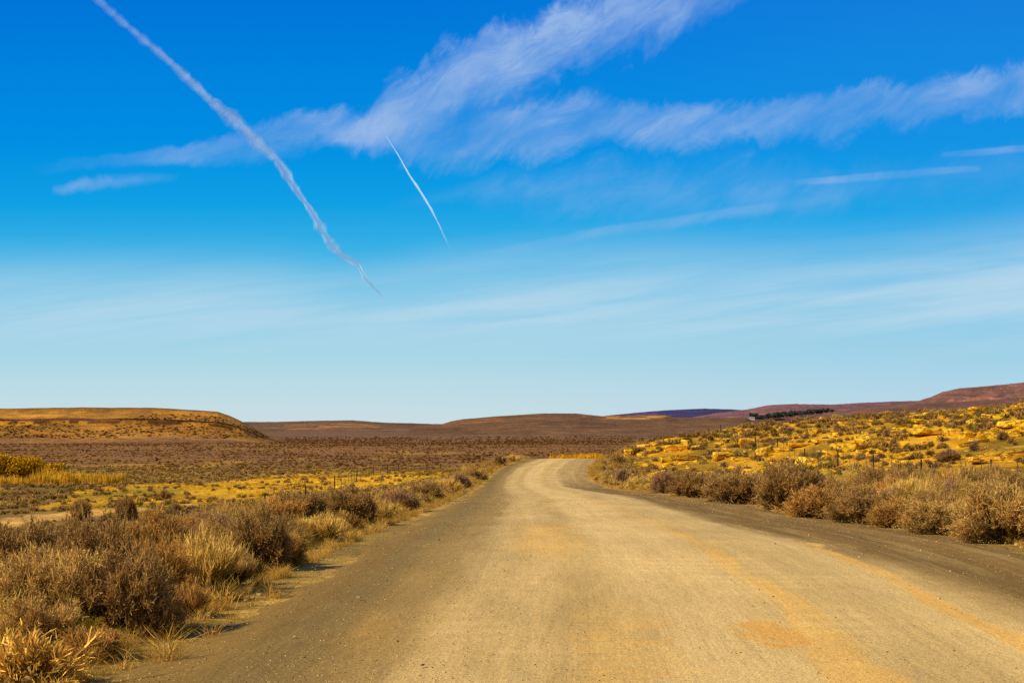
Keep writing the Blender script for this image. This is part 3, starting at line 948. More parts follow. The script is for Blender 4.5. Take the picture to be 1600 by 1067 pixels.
# far plain scrub
def fdens(x, y):
    return (.35 + .65 * sstep(.35, .6, fbm(x / 30, y / 60, 4, 130))) * np.clip(420 / y, .12, 1) * (1 - .9 * sstep(800, 1480, y))
xs, ys = scatter(120000, -.36, .36, 290, 1500, fdens)
mx, my, mz = [q[:110].ravel() for q in MES]
zs = ground_z(xs, ys)
sc = RNG.uniform(.2, .6, len(xs)) * (1 + sstep(500, 1500, ys) * 1.2)
sc = sc * np.where(RNG.uniform(0, 1, len(xs)) > .97, 1.7, 1)
tn = palette[RNG.choice([0, 1, 2, 2, 4, 5], len(xs))] * RNG.uniform(.45, .95, (len(xs), 1)) * lin(245, 212, 180)
fd = sstep(420, 1200, ys)[:, None] * .65
tn = tn * (1 - fd) + lin(124, 86, 50) * fd * RNG.uniform(.7, 1.0, (len(xs), 1))
V1, F1, C1 = merge(FARA, xs, ys, zs - .05, sc, np.full(len(xs), .9), RNG.uniform(0, 6.28, len(xs)), tn)
# on the mesa
k = RNG.integers(0, len(mx), 11000)
keep = (mz[k] > -6) & (fbm(mx[k] / 40, my[k] / 40, 3, 140) > .47)
k = k[keep]
sc = RNG.uniform(.35, 1.4, len(k)) * RNG.uniform(.6, 1.2, len(k))
tn = np.tile(lin(84, 60, 30), (len(k), 1)) * RNG.uniform(.5, 1.2, (len(k), 1))
V2, F2, C2 = merge(FARA, mx[k], my[k], mz[k] - .1, sc, np.full(len(k), .8), RNG.uniform(0, 6.28, len(k)), tn)
me = mesh_np('distant_scrub', np.concatenate([V1, V2]), np.concatenate([F1, F2 + len(V1)]), np.concatenate([C1, C2]))
me.materials.append(m_veg)
tag(link('distant_scrub', me), 'tiny dark scrub speckling the wide brown plain and the mesa', 'scrub', kind='stuff')

# ------------------------------------------------------------------ dry grass
def tuft_arrays(i, n=70, up=.5, w=.007, lean=.9):
    rng = np.random.default_rng(400 + i)
    th = rng.uniform(0, 2 * math.pi, n); ph = lean * rng.uniform(0, 1, n)
    D = np.stack([np.cos(th) * np.sin(ph), np.sin(th) * np.sin(ph), np.cos(ph)], 1)
    S = np.stack([rng.normal(size=n) * .12, rng.normal(size=n) * .12, np.zeros(n)], 1)
    L = rng.uniform(.25, .6, n)
    V, Fc = seg_quads(S, D, L, np.full(n, w), .8, rng)
    D2 = unit(D + np.stack([np.cos(th), np.sin(th), np.zeros(n) - .3], 1) * .6)
    V2, F2 = seg_quads(S + D * L[:, None], D2, L * .7, np.full(n, w * .8), .1, rng)
    V = np.concatenate([V, V2]); Fc = np.concatenate([Fc, F2 + len(V) // 2])
    b = np.repeat(rng.uniform(.6, 1.35, len(V) // 4), 4)
    return V, Fc, b
TUFT = [tuft_arrays(i) for i in range(4)]
TUFTM = [to_mesh(a, 'grass_tuft') for a in TUFT]
for m in TUFTM: m.materials[0] = m_grass
# stuff: verge grass and grass between shrubs
n = 9000
ys = RNG.uniform(0, 1, n) ** 1.6 * 200 + 9
side = RNG.uniform(0, 1, n) < .55
off = np.abs(RNG.normal(size=n)) * .8 - .1
off = off + RNG.uniform(0, 1, n) * (RNG.uniform(0, 1, n) < .35) * 5
xs = np.where(side, road_l(ys) - .15 - off, road_l(ys) + RW + .15 + off)
ok = (np.abs(xs / ys) < .36) & (vnoise(xs * .9, ys * .6, 7) > .28)
ok &= ~((ys < 17) & (off < 1.3) & (RNG.uniform(0, 1, n) < .25))
xs, ys, off = xs[ok], ys[ok], off[ok]
sc = RNG.uniform(.12, .42, len(xs)) * np.where(off < .5, .55, 1.1) * (1 + ys / 160)
tn = np.array([lin(200, 158, 72), lin(228, 180, 86), lin(176, 138, 60)])[RNG.integers(0, 3, len(xs))] * RNG.uniform(.8, 1.2, (len(xs), 1))
V1, F1, C1 = merge(TUFT, xs, ys, ground_z(xs, ys) - .02, sc, np.full(len(xs), .9), RNG.uniform(0, 6.28, len(xs)), tn)
# golden stubble on bank and knoll
def gd(x, y):
    b, t, k, v, p = zones(x, y)
    return np.clip(b * .8 + k * .22, 0, 1)
xs, ys = scatter(14000, -.34, .34, 45, 245, gd)
sc = RNG.uniform(.12, .34, len(xs)) * (1 + ys / 240)
tn = np.array([lin(206, 156, 30), lin(180, 146, 26), lin(222, 168, 40)])[RNG.integers(0, 3, len(xs))] * RNG.uniform(.75, 1.15, (len(xs), 1))
SP_ = [tuft_arrays(20 + i, 14, w=.03) for i in range(3)]
V2, F2, C2 = merge(SP_, xs, ys, ground_z(xs, ys) - .02, sc, np.full(len(xs), .6), RNG.uniform(0, 6.28, len(xs)), tn)
me = mesh_np('dry_grass', np.concatenate([V1, V2]), np.concatenate([F1, F2 + len(V1)]), np.concatenate([C1, C2]))
me.materials.append(m_grass)
tag(link('dry_grass', me), 'dry straw grass along the road verges and over the golden slopes', 'grass', kind='stuff')

# single tufts standing on the bare gravel at the left
TP = [(262, 1040), (228, 1028), (300, 985), (345, 952), (372, 938), (392, 950), (330, 1000), (415, 920), (440, 905), (195, 1052), (180, 1020), (282, 962), (470, 885), (362, 972), (318, 960), (428, 935)]
for k, (px, py) in enumerate(TP):
    x, y = hit(px, py)
    s_ = random.uniform(.2, .34)
    big = k in (0, 3, 4)
    place_mid(x, y, s_ * (1.4 if big else 1), s_ * (1.3 if big else .9), np.array(lin(214, 166, 76)) * random.uniform(.85, 1.15), random.choice(TUFTM),
              'small pale dry grass tuft sprouting from the dark gravel left of the road', 'grass tufts on the left gravel', 'grass_tuft', 'grass tuft')

# reeds
def reed_arrays(i, n=26):
    rng = np.random.default_rng(500 + i)
    S = np.stack([rng.normal(size=n) * .35, rng.normal(size=n) * .35, np.zeros(n)], 1)
    D = unit(np.stack([rng.normal(size=n) * .12, rng.normal(size=n) * .12, np.ones(n)], 1))
    L = rng.uniform(.5, 1.0, n)
    V, Fc = seg_quads(S, D, L, np.full(n, .035), .5, rng)
    b = np.repeat(rng.uniform(.55, 1.4, n), 4)
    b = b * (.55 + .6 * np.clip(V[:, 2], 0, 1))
    return V, Fc, b
REED = [reed_arrays(i) for i in range(4)]
def reeds(xs, ys, hts, tints, name, lab):
    V, Fc, C = merge(REED, xs, ys, ground_z(xs, ys) - .05, np.full(len(xs), 1.0), hts, RNG.uniform(0, 6.28, len(xs)), tints)
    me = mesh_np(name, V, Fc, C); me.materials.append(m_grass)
    tag(link(name, me), lab, 'reeds', kind='stuff')
n = 120
xs = 5.6 + RNG.uniform(0, 1, n) * 7.5; ys = RNG.uniform(222, 234, n)
reeds(xs, ys, RNG.uniform(.2, .95, n) + np.maximum(-4.55 - ground_z(xs, ys), .3), np.tile(lin(232, 168, 24), (n, 1)) * RNG.uniform(.8, 1.2, (n, 1)), 'reeds', 'golden reeds standing just beyond the crest of the road')
n = 380
t_ = RNG.uniform(0, 1, n) ** .9
xs = -64.5 + t_ * 16.5; ys = RNG.uniform(192, 201, n)
reeds(xs, ys, RNG.uniform(.7, 2.2, n) * (1 - .25 * t_) * (.5 + .9 * vnoise(xs * .8, ys * 0, 5)), np.tile(lin(232, 180, 54), (n, 1)) * RNG.uniform(.75, 1.2, (n, 1)), 'reeds', 'tall golden reed bed beside the olive tree at the left')

# ------------------------------------------------------------------ trees
def tree(name, x, y, zb, w, hgt, col, label, group=None, leaves=1400, leaf=.05, lobes=7, trunk=.2, conical=False, seed=0, cat='tree'):
    rng = np.random.default_rng(600 + seed)
    root = bpy.data.objects.new(name, None); COL.objects.link(root); root.location = (x, y, zb); tag(root, label, cat, group)
    # trunk with limbs
    Vs, Fs, n = [], [], 0
    bm = bmesh.new()
    def limb(a, b, r0, r1):
        a = Vector(a); b = Vector(b); d = (b - a).normalized(); q = d.to_track_quat('Z', 'Y')
        ra = [bm.verts.new(a + q @ Vector((math.cos(t) * r0, math.sin(t) * r0, 0))) for t in [i * math.pi / 3 for i in range(6)]]
        rb = [bm.verts.new(b + q @ Vector((math.cos(t) * r1, math.sin(t) * r1, 0))) for t in [i * math.pi / 3 for i in range(6)]]
        for i in range(6): bm.faces.new((ra[i], ra[(i + 1) % 6], rb[(i + 1) % 6], rb[i]))
        bm.faces.new(rb); bm.faces.new(ra[::-1])
    limb((0, 0, -.2), (0, 0, hgt * trunk * 1.6), hgt * .035, hgt * .022)
    LB = []
    for i in range(lobes):
        if conical:
            zc = hgt * (trunk + (1 - trunk) * (i + .6) / lobes); f = 1 - .6 * i / lobes
            LB.append((rng.normal() * w * .1, rng.normal() * w * .1, zc, w * .42 * f, hgt / lobes * .9))
        else:
            t = rng.uniform(0, 2 * math.pi); r = w * .33 * math.sqrt(rng.uniform(0, 1))
            zc = hgt * rng.uniform(.4, .78)
            LB.append((math.cos(t) * r * 1.1, math.sin(t) * r, zc, w * rng.uniform(.17, .27), hgt * rng.uniform(.15, .24)))
        limb((0, 0, hgt * trunk), (LB[-1][0] * .8, LB[-1][1] * .8, LB[-1][2]), hgt * .016, hgt * .006)
    me = bpy.data.meshes.new('trunk'); bm.to_mesh(me); bm.free(); me.materials.append(m_bark)
    link('trunk', me, root)
    k = rng.integers(0, lobes, leaves); LBa = np.array(LB)[k]
    u_ = unit(rng.normal(size=(leaves, 3))) * (rng.uniform(0, 1, leaves) ** .4)[:, None]
    S = LBa[:, :3] + u_ * np.stack([LBa[:, 3], LBa[:, 3], LBa[:, 4]], 1) * rng.uniform(.8, 1.25, leaves)[:, None]
    V, Fc = seg_quads(S, unit(rng.normal(size=(leaves, 3))), np.full(leaves, leaf * 2.2), np.full(leaves, leaf), .5, rng)
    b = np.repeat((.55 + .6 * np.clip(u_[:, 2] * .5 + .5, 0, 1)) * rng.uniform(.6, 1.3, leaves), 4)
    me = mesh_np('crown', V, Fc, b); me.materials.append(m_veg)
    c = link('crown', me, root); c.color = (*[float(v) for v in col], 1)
    return root


X, Y = -62.5, 203
tree('willow_tree', X, Y, gz(X, Y), 8.8, 4.2, lin(200, 152, 26), 'rounded olive-gold tree rising from the reeds at the left frame edge', leaves=8200, leaf=.10, lobes=22, trunk=.15, seed=1)
X, Y = -57.2, 202
tree('willow_tree', X, Y, gz(X, Y), 3.8, 3.3, lin(204, 156, 34), 'smaller olive bush-like tree on the right flank of the rounded tree', leaves=1600, leaf=.10, lobes=8, trunk=.1, seed=2)
# distant farm trees
rng = np.random.default_rng(5)
TREES = []
for i in range(46):
    px = 1172 + 128 * (i / 45) + rng.uniform(-2, 2)
    TREES.append(px)
for i, px in enumerate(TREES):
    by = np.interp(px, [1165, 1200, 1250, 1300], [655.5, 654, 649, 642.5]) + 1.5
    tall = np.interp(px, [1165, 1175, 1190, 1215, 1230, 1290, 1302], [7.5, 10, 8.5, 9, 11, 8, 5]) * rng.uniform(.6, 1.25)
    Y = rng.uniform(2380, 2440); a, e = ray(px, by)
    w = rng.uniform(6.5, 13.0); hg = tall / F * Y
    if i in (0, 2, 9): w = 3.2; hg *= 1.15
    lab = 'dark green farm tree in the distant row below the purple ridge'
    if i == 0: lab = 'dark slender tree at the left end of the distant farm row'
    if i == 45: lab = 'low dark tree at the right end of the distant farm row'
    tree('farm_tree', a * Y, Y, e * Y, w, hg, lin(80, 90, 76) if i % 9 else lin(84, 80, 40), lab, 'distant farm trees' if 0 < i < 45 else None, leaves=200, leaf=.7, lobes=6, trunk=.05, seed=20 + i)
# white farm building and pale yards
def box(bm, x0, x1, y0, y1, z0, z1):
    vs = [bm.verts.new(p) for p in ((x0, y0, z0), (x1, y0, z0), (x1, y1, z0), (x0, y1, z0), (x0, y0, z1), (x1, y0, z1), (x1, y1, z1), (x0, y1, z1))]
    for f in ((3, 2, 1, 0), (4, 5, 6, 7), (0, 1, 5, 4), (1, 2, 6, 5), (2, 3, 7, 6), (3, 0, 4, 7)): bm.faces.new([vs[i] for i in f])
    return vs
def bmobj(name, bm, mat, parent=None, loc=(0, 0, 0)):
    me = bpy.data.meshes.new(name); bmesh.ops.recalc_face_normals(bm, faces=bm.faces); bm.to_mesh(me); bm.free(); me.materials.append(mat)
    return link(name, me, parent, loc)
a, e = ray(1175, 656)
Yb = 2340
fh = bpy.data.objects.new('farmhouse', None); COL.objects.link(fh); fh.location = (a * Yb, Yb, e * Yb)
tag(fh, 'tiny white farmhouse at the left end of the distant dark trees', 'house')
bm = bmesh.new(); box(bm, -3.4, 3.4, -3, 3, -3, 3.0); bmobj('wall', bm, m_wall, fh)
bm = bmesh.new()
vs = [bm.verts.new(p) for p in ((-3.8, -3.5, 2.9), (3.8, -3.5, 2.9), (3.8, 3.5, 2.9), (-3.8, 3.5, 2.9), (-3.8, 0, 4.6), (3.8, 0, 4.6))]
for f in ((0, 1, 5, 4), (2, 3, 4, 5), (0, 4, 3), (1, 2, 5), (3, 2, 1, 0)): bm.faces.new([vs[i] for i in f])
bmobj('roof', bm, m_roofm, fh)
m_pale = plain_mat('pale_bare_earth', (.72, .5, .38), scale=.1)
for (p0, p1, py) in ((1205, 1228, 655.5), (1232, 1252, 657.5)):
    pts = []
    for k in range(24):
        t = k / 24 * 2 * math.pi
        ppx = (p0 + p1) / 2 + (p1 - p0) / 2 * math.cos(t) * (1 + .15 * math.sin(3 * t + p0)); ppy = py + 1.3 * math.sin(t)
        a, e = ray(ppx, ppy); pts.append((a, e, t))
    Yc = 1990
    bm = bmesh.new()
    vs = [bm.verts.new((a * (Yc + 30 * math.sin(t)), Yc + 30 * math.sin(t), e * Yc)) for a, e, t in pts]
    bm.faces.new(vs[::-1])
    o = bmobj('bare_ground', bm, m_pale); tag(o, kind='structure')

# ------------------------------------------------------------------ rocks
def rock_mesh(i, flat=.6, slab=False):
    rng = np.random.default_rng(700 + i)
    bm = bmesh.new()
    for _ in range(26):
        p = rng.uniform(-1, 1, 3)
        p = np.sign(p) * np.abs(p) ** (.35 if slab else .55)
        p[2] *= flat
        bm.verts.new(p)
    r = bmesh.ops.convex_hull(bm, input=bm.verts)
    bmesh.ops.delete(bm, geom=[v for v in bm.verts if not v.link_faces], context='VERTS')
    bmesh.ops.dissolve_limit(bm, angle_limit=.25, verts=bm.verts, edges=bm.edges)
    bmesh.ops.bevel(bm, geom=list(bm.edges), offset=.07, segments=1, affect='EDGES')
    bmesh.ops.triangulate(bm, faces=bm.faces)
    bmesh.ops.subdivide_edges(bm, edges=[e for e in bm.edges if e.calc_length() > .4], cuts=1, use_grid_fill=True)
    for v in bm.verts:
        v.co += Vector(mnoise.noise_vector(v.co * 1.8 + Vector((i * 7.3, 0, 0)))) * .08
        v.co += Vector(mnoise.noise_vector(v.co * 5 + Vector((i * 3.1, 0, 0)))) * .05
    bmesh.ops.triangulate(bm, faces=bm.faces)
    me = bpy.data.meshes.new('rock'); bm.to_mesh(me); bm.free(); me.materials.append(m_rock)
    return me
ROCK = [rock_mesh(i) for i in range(7)]
SLAB = [rock_mesh(30 + i, .45, True) for i in range(5)]


def put_rock(x, y, sx, sy, sz, m, label, group=None, name='boulder', rz=None, tilt=.12, dz=.15, tint=1.0):
    o = link(name, m, loc=(x, y, gz(x, y) + sz * (.6 - dz) * .5))
    o.rotation_euler = (random.uniform(-tilt, tilt), random.uniform(-tilt, tilt), random.uniform(0, 6.28) if rz is None else rz)
    o.scale = (sx, sy, sz)
    t = random.uniform(.82, 1.15) * tint
    o.color = (t, t * random.uniform(.93, 1.05), t * random.uniform(.7, 1.2), 1)
    return tag(o, label, 'rock', group)


HR = [  # px, py(base), w, h, slab?, label
    (982, 714, 18, 24, 0, 'upright golden block at the left tip of the rock outcrop'),
    (1005, 700, 26, 9, 1, 'flat yellow slab topping the left end of the outcrop'),
    (1020, 708, 22, 10, 0, 'blocky golden rock between the left tip and the long sloping slab'),
    (1055, 706, 40, 16, 1, 'long sloping yellow slab above the round boulder'),
    (1042, 722, 22, 18, 0, 'round golden boulder with a dark gap above it'),
    (1000, 728, 22, 9, 1, 'low yellow slab at the foot of the outcrop next to the road'),
    (1066, 726, 14, 6, 0, 'small pale rock below the outcrop, right of the round boulder'),
    (1122, 681, 16, 9, 0, 'yellow boulder on the skyline beside the fence on the ridge'),
    (1134, 689, 14, 9, 0, 'rounded yellow boulder just below the skyline boulder'),
    (1172, 694, 38, 11, 1, 'wide orange-tinged slab in the middle of the slope'),
    (1130, 718, 32, 14, 1, 'large pale yellow slab low in the middle of the outcrop'),
    (1222, 688, 30, 12, 0, 'tall bright yellow block right of the orange slab'),
    (1250, 700, 40, 9, 1, 'long thin ledge with dark shadow under it'),
    (1285, 692, 34, 8, 1, 'narrow ledge right of the long thin one'),
    (1222, 670, 12, 6, 0, 'bright rock on the upper slope near the skyline'),
    (1400, 678, 44, 7, 1, 'long flat ledge left of the longest one on the right slope'),
    (1450, 682, 66, 11, 1, 'longest flat ledge on the right slope, dark crack beneath'),
    (1514, 686, 32, 22, 0, 'left block of the row of big split blocks near the right frame edge'),
    (1541, 688, 32, 24, 0, 'middle block of the row of big split blocks near the right frame edge'),
    (1554, 674, 16, 11, 0, 'small block wedged between the middle block and the flat slab'),
    (1580, 670, 48, 14, 1, 'broad flat slab at the right frame edge on top of the split blocks'),
    (1592, 684, 20, 9, 1, 'slab below the broad flat one at the right frame edge'),
    (1540, 725, 60, 12, 1, 'pale smooth rock sheet low on the golden slope at the right'),
    (1580, 716, 40, 8, 1, 'pale flat rock above the smooth rock sheet at the right'),
    (1585, 636, 14, 5, 0, 'orange rock on the skyline at the far right'),
    (1428, 655, 14, 6, 0, 'bright yellow rock high on the right slope under the skyline shrubs'),
    (207, 778, 22, 8, 1, 'dark-sided slab on the golden bank left of the track'),
    (185, 783, 16, 7, 0, 'yellow rock on the golden bank beside the dark-sided slab'),
]
for (px, py, w, hh, sl, lab) in HR:
    x, y = hit(px, py)
    sx = w / F * y * .5; sz = hh / F * y * (.75 if sl else .62)
    y += sx * .4; x = (px - 800) / F * y
    put_rock(x, y, sx, sx * random.uniform(.7, 1.0) + .15, sz / (.45 if sl else .6) * .62, random.choice(SLAB if sl else ROCK), lab, rz=random.choice([0, math.pi]) + random.uniform(-.2, .2), tilt=.06)

# more rocks, scattered over the knoll in broken courses
def rdens(x, y):
    b, t, k, v, p = zones(x, y)
    fx = fbm(x / 7, y / 7, 3, 150)
    z = ground_z(x, y); st = z / .8 + fbm(x / 9, y / 9, 2, 4) * 1.5; fr = st - np.floor(st)
    e = np.exp(-((fr - .75) / .2) ** 2)
    return k * sstep(105, 140, y) * (1 - sstep(222, 240, y)) * (.15 + .85 * e) * sstep(.35, .55, fx) + b * .12 * sstep(.5, .65, fx)
xs, ys = scatter(9000, -.16, .325, 70, 240, rdens)
n_r = 0
vis = []
for i in range(len(xs)):
    if n_r >= 265: break
    s_ = float(RNG.choice([.4, .6, .85, 1.15, 1.6], p=[.24, .26, .22, .17, .11])) * random.uniform(.8, 1.2)
    if ys[i] > 185 or xs[i] > 36: s_ = min(s_, .85)
    if not visible(xs[i], ys[i], gz(xs[i], ys[i]) + s_ * .6): continue
    left = xs[i] < 0
    slab = random.random() < .38
    if left: s_ *= .55
    vis.append(i); n_r += 1
    side_lab = ('flat yellow sandstone slab among the broken courses of the right slope', 'sandstone slabs on the right slope') if slab else ('angular golden boulder among the broken courses of the right slope', 'boulders on the right slope')
    if left: side_lab = ('small yellow rock scattered over the golden bank at the left', 'rocks on the left bank')
    put_rock(xs[i], ys[i], s_ * (1.5 if slab else .8), s_ * .8, s_ * (.46 if slab else .7), random.choice(SLAB if slab else ROCK), side_lab[0], side_lab[1], rz=random.uniform(-.8, .8) if slab else None, tilt=.2, dz=random.uniform(.1, .55), tint=random.choice([.95, .85, 1, .62, .75, 1.1]))
# rubble (stuff)
def rarr(me):
    V = np.empty(len(me.vertices) * 3, np.float32); me.vertices.foreach_get('co', V); V = V.reshape(-1, 3)
    Fc = np.array([list(p.vertices) for p in me.polygons])
    return V, Fc, np.ones(len(V))
def small_rock(i):
    rng = np.random.default_rng(800 + i); bm = bmesh.new()
    for _ in range(9):
        p = unit(rng.normal(size=(1, 3)))[0]; p[2] *= .6; bm.verts.new(p)
    bmesh.ops.convex_hull(bm, input=bm.verts); bmesh.ops.triangulate(bm, faces=bm.faces)
    me = bpy.data.meshes.new('t'); bm.to_mesh(me); bm.free(); a = rarr(me); bpy.data.meshes.remove(me); return a
SM = [small_rock(i) for i in range(6)]
xs, ys = scatter(16000, -.3, .34, 60, 245, lambda x, y: np.clip(rdens(x, y) * 1.2 + zones(x, y)[2] * .08, 0, 1))
sc = RNG.uniform(.1, .5, len(xs)) * RNG.uniform(.5, 1.1, len(xs))
V, Fc, C = merge(SM, xs, ys, ground_z(xs, ys), sc, np.full(len(xs), .8), RNG.uniform(0, 6.28, len(xs)), np.ones((len(xs), 3)))
me = mesh_np('rubble', V, Fc, None); me.materials.append(m_rock)
o = tag(link('rubble', me), 'yellow rock rubble strewn between the boulders of the slopes', 'rubble', kind='stuff')

# gravel on the road
m_gravel, h = new_mat('pale_gravel')
finish(h, h.mix(.85, attr_col(h), attr_col(h)), .9)
n = 9500
ys = 9.5 + RNG.uniform(0, 1, n) ** 2.2 * 60
u = RNG.uniform(0, 1, n); u = np.where(RNG.uniform(0, 1, n) < .55, np.where(u < .5, u * 5, 9.2 - (u - .5) * 4.6), u * 9.2)
xs = road_l(ys) + u
sc = RNG.uniform(.0035, .0075, n) * (1 + ys / 40) * np.where(RNG.uniform(0, 1, n) > .98, 2.0, 1)
base = np.array([lin(220, 192, 128), lin(196, 164, 96), lin(90, 70, 40)])[RNG.choice(3, n, p=[.28, .47, .25])]
ok = np.abs(xs / ys) < .36
V, Fc, C = merge(SM, xs[ok], ys[ok], road_surf(xs[ok], ys[ok]) + .006, sc[ok], np.full(ok.sum(), .8), RNG.uniform(0, 6.28, ok.sum()), base[ok])
me = mesh_np('gravel', V, Fc, C); me.materials.append(m_gravel)
tag(link('gravel', me), 'loose pale gravel scattered over the road surface', 'gravel', kind='stuff')
# stones along the verges
m_stone, h = new_mat('pale_verge_stone')
tc = h.n('ShaderNodeTexCoord').outputs['Object']; oi = h.n('ShaderNodeObjectInfo')
c = h.mix(h.noise(tc, 3, 4), lin(196, 150, 70), lin(236, 200, 130))
finish(h, h.mix(1.0, c, oi.outputs['Color'], 'MULTIPLY'), bump=h.noise(tc, 6, 4), bstr=.6, bdist=.1)
def stone_mesh(i):
    me = rock_mesh(60 + i, .65); me.materials.clear(); me.materials.append(m_stone); me.name = 'stone'; return me
STN = [stone_mesh(i) for i in range(4)]
ST = [(1497, 838, 8), (1508, 842, 7), (1518, 838, 9), (1527, 842, 8), (1538, 843, 6), (1521, 845, 6), (1485, 836, 5), (1570, 849, 7), (1588, 852, 8), (1597, 856, 7), (1410, 822, 5), (1435, 829, 5), (1540, 848, 4),
      (335, 1000, 6), (320, 1013, 5), (1300, 866, 4), (1343, 878, 4), (1348, 872, 4), (1314, 941, 5), (1489, 1029, 5), (405, 942, 7), (395, 945, 6), (385, 949, 6), (305, 972, 8), (560, 944, 6), (335, 958, 6), (360, 943, 5), (290, 990, 8), (1265, 842, 4), (245, 1015, 6)]
for k, (px, py, w) in enumerate(ST):
    x, y = hit(px, py)
    s_ = w / F * y * .5
    z0 = gz(x, y)
    xl = float(road_l(y))
    if xl < x < xl + RW: z0 = float(road_z(y)) + .05
    o = link('stone', STN[k % 4], loc=(x, y, z0 + s_ * .3)); o.scale = (s_ * 1.1, s_, s_ * .9); o.rotation_euler = (0, 0, k * 1.7)
    o.color = (1, 1, 1, 1)
    if px > 1400: tag(o, 'pale yellow stone in the line along the right gravel edge', 'stone', 'stones along the right gravel edge')
    elif px < 600: tag(o, 'small pale stone lying on the dark gravel at the left verge', 'stone', 'stones on the left gravel')
    else: tag(o, 'small pale stone lying out on the road surface', 'stone', 'stones out on the road')

# green bottle lying at the right verge
x, y = hit(1551, 847)
bo = bpy.data.objects.new('bottle', None); COL.objects.link(bo); bo.location = (x, y, gz(x, y) + .05); bo.rotation_euler = (0, math.pi / 2 - .1, .35)
tag(bo, 'green glass bottle lying among stones at the right gravel edge', 'bottle')
prof = [(0, 0), (.034, .002), (.036, .02), (.036, .15), (.028, .19), (.014, .215), (.013, .27), (.016, .272), (.016, .285), (.0, .285)]
bm = bmesh.new(); rings = []
for r_, z_ in prof: rings.append([bm.verts.new((r_ * math.cos(t * math.pi / 8), r_ * math.sin(t * math.pi / 8), z_)) for t in range(16)])
for ra, rb in zip(rings[:-1], rings[1:]):
    for i in range(16): bm.faces.new((ra[i], ra[(i + 1) % 16], rb[(i + 1) % 16], rb[i]))
bmesh.ops.remove_doubles(bm, verts=bm.verts, dist=1e-5)
b = bmobj('glass_body', bm, m_glass, bo); b.location = (0, 0, -.14)
bo.scale = (1.35, 1.35, 1.35)

# ------------------------------------------------------------------ fences
def fence(name, label, pts, post_at, step, h_=1.15):
    """pts: ground polyline (x,y); posts at given distances, droppers every step"""
    P = np.array(pts, float); d = np.concatenate([[0], np.cumsum(np.hypot(*(P[1:] - P[:-1]).T))])
    f = lambda s: (float(np.interp(s, d, P[:, 0])), float(np.interp(s, d, P[:, 1])))
    root = bpy.data.objects.new(name, None); COL.objects.link(root); x0, y0 = f(post_at[0]); root.location = (x0, y0, gz(x0, y0)); tag(root, label, 'fence')
    R0 = Vector(root.location)
    tops = []
    for s in post_at:
        x, y = f(s); z = gz(x, y)
        bm = bmesh.new(); box(bm, -.055, .055, -.012, .012, -.3, h_ + .12); box(bm, -.012, .012, -.05, -.0125, -.3, h_ + .12)
        lean = random.uniform(-.03, .03)
        o = bmobj('post', bm, m_rust, root, Vector((x, y, z)) - R0); o.rotation_euler = (lean, random.uniform(-.03, .03), random.uniform(-.4, .4))
    s = post_at[0] + step; n = 0
    allp = set(round(p, 1) for p in post_at)
    while s < post_at[-1] and n < 85:
        if min(abs(s - p) for p in post_at) > step * .4:
            x, y = f(s); z = gz(x, y)
            bm = bmesh.new(); box(bm, -.02, .02, -.01, .01, .08, h_)
            o = bmobj('dropper', bm, m_wire, root, Vector((x, y, z)) - R0); o.rotation_euler = (0, random.uniform(-.06, .06), 0); n += 1
        s += step
    for k in range(5):
        bm = bmesh.new(); zk = .15 + k * (h_ - .2) / 4
        prev = None
        for s in np.arange(post_at[0], post_at[-1] + .1, 3.0):
            x, y = f(s); c = Vector((x, y, gz(x, y) + zk)) - R0
            ring = [bm.verts.new(c + Vector((math.cos(t) * .006, 0, math.sin(t) * .006))) for t in (0, 2.1, 4.2)]
            if prev:
                for i in range(3): bm.faces.new((prev[i], prev[(i + 1) % 3], ring[(i + 1) % 3], ring[i]))
            prev = ring
        bmobj('wire', bm, m_wire, root)
    return root
fence('wire_fence', 'rusty post-and-wire fence crossing the scrub left of the road', [(-18, 47), (-18, 260)], [0, 23, 48, 70, 93, 116, 139, 162, 185, 208], 3.6)
fence('wire_fence', 'rusty post-and-wire fence running below and over the golden slope at the right', [(26, 57), (26, 102), (26.6, 118), (27, 133), (27, 192), (27.2, 235)], [0, 15, 30, 45, 61, 76, 91, 106, 121, 135, 151, 165], 3.2)
# strainer frame out on the flat
root = bpy.data.objects.new('fence_strainer', None); COL.objects.link(root); root.location = (-14.1, 266, gz(-14.1, 266))
tag(root, 'small dark two-post fence frame with top rail beyond the golden flat', 'fence frame')
for xo in (0, 2.3):
    bm = bmesh.new(); box(bm, xo - .07, xo + .07, -.06, .06, -.4, 1.35); bmobj('post', bm, m_rust, root)
bm = bmesh.new(); box(bm, .071, 2.229, -.04, .04, 1.1, 1.2); bmobj('rail', bm, m_rust, root)

# ------------------------------------------------------------------ contrails (ribbons of ice cloud high over the plain)
m_con, h = new_mat('contrail_ice')
uv = h.n('ShaderNodeUVMap', uv_map='UVMap').outputs[0]
sep = h.n('ShaderNodeSeparateXYZ'); h.l(uv, sep.inputs[0])
nn = h.noise(h.mapping(uv, (1.2, .7, 1)), 1.0, 3, .6)
n2 = h.noise(h.mapping(uv, (.6, 4.0, 1)), 1.0, 4, .6)
ed = h.m('ABSOLUTE', sep.outputs[0])
ed = h.m('ADD', ed, h.m('MULTIPLY', h.m('SUBTRACT', nn, .5), .8))
al = h.ss(ed, 1.0, .1, 0.0, 1.0)
al = h.m('MULTIPLY', al, h.m('MULTIPLY', h.ss(n2, .25, .7, .8, 1.0), .85))
al = h.m('MULTIPLY', al, h.n('ShaderNodeAttribute', attribute_name='Col').outputs['Fac'])
d = h.n('ShaderNodeBsdfDiffuse'); d.inputs[0].default_value = (.66, .84, .95, 1)
t = h.n('ShaderNodeBsdfTranslucent'); t.inputs[0].default_value = (.66, .84, .95, 1)
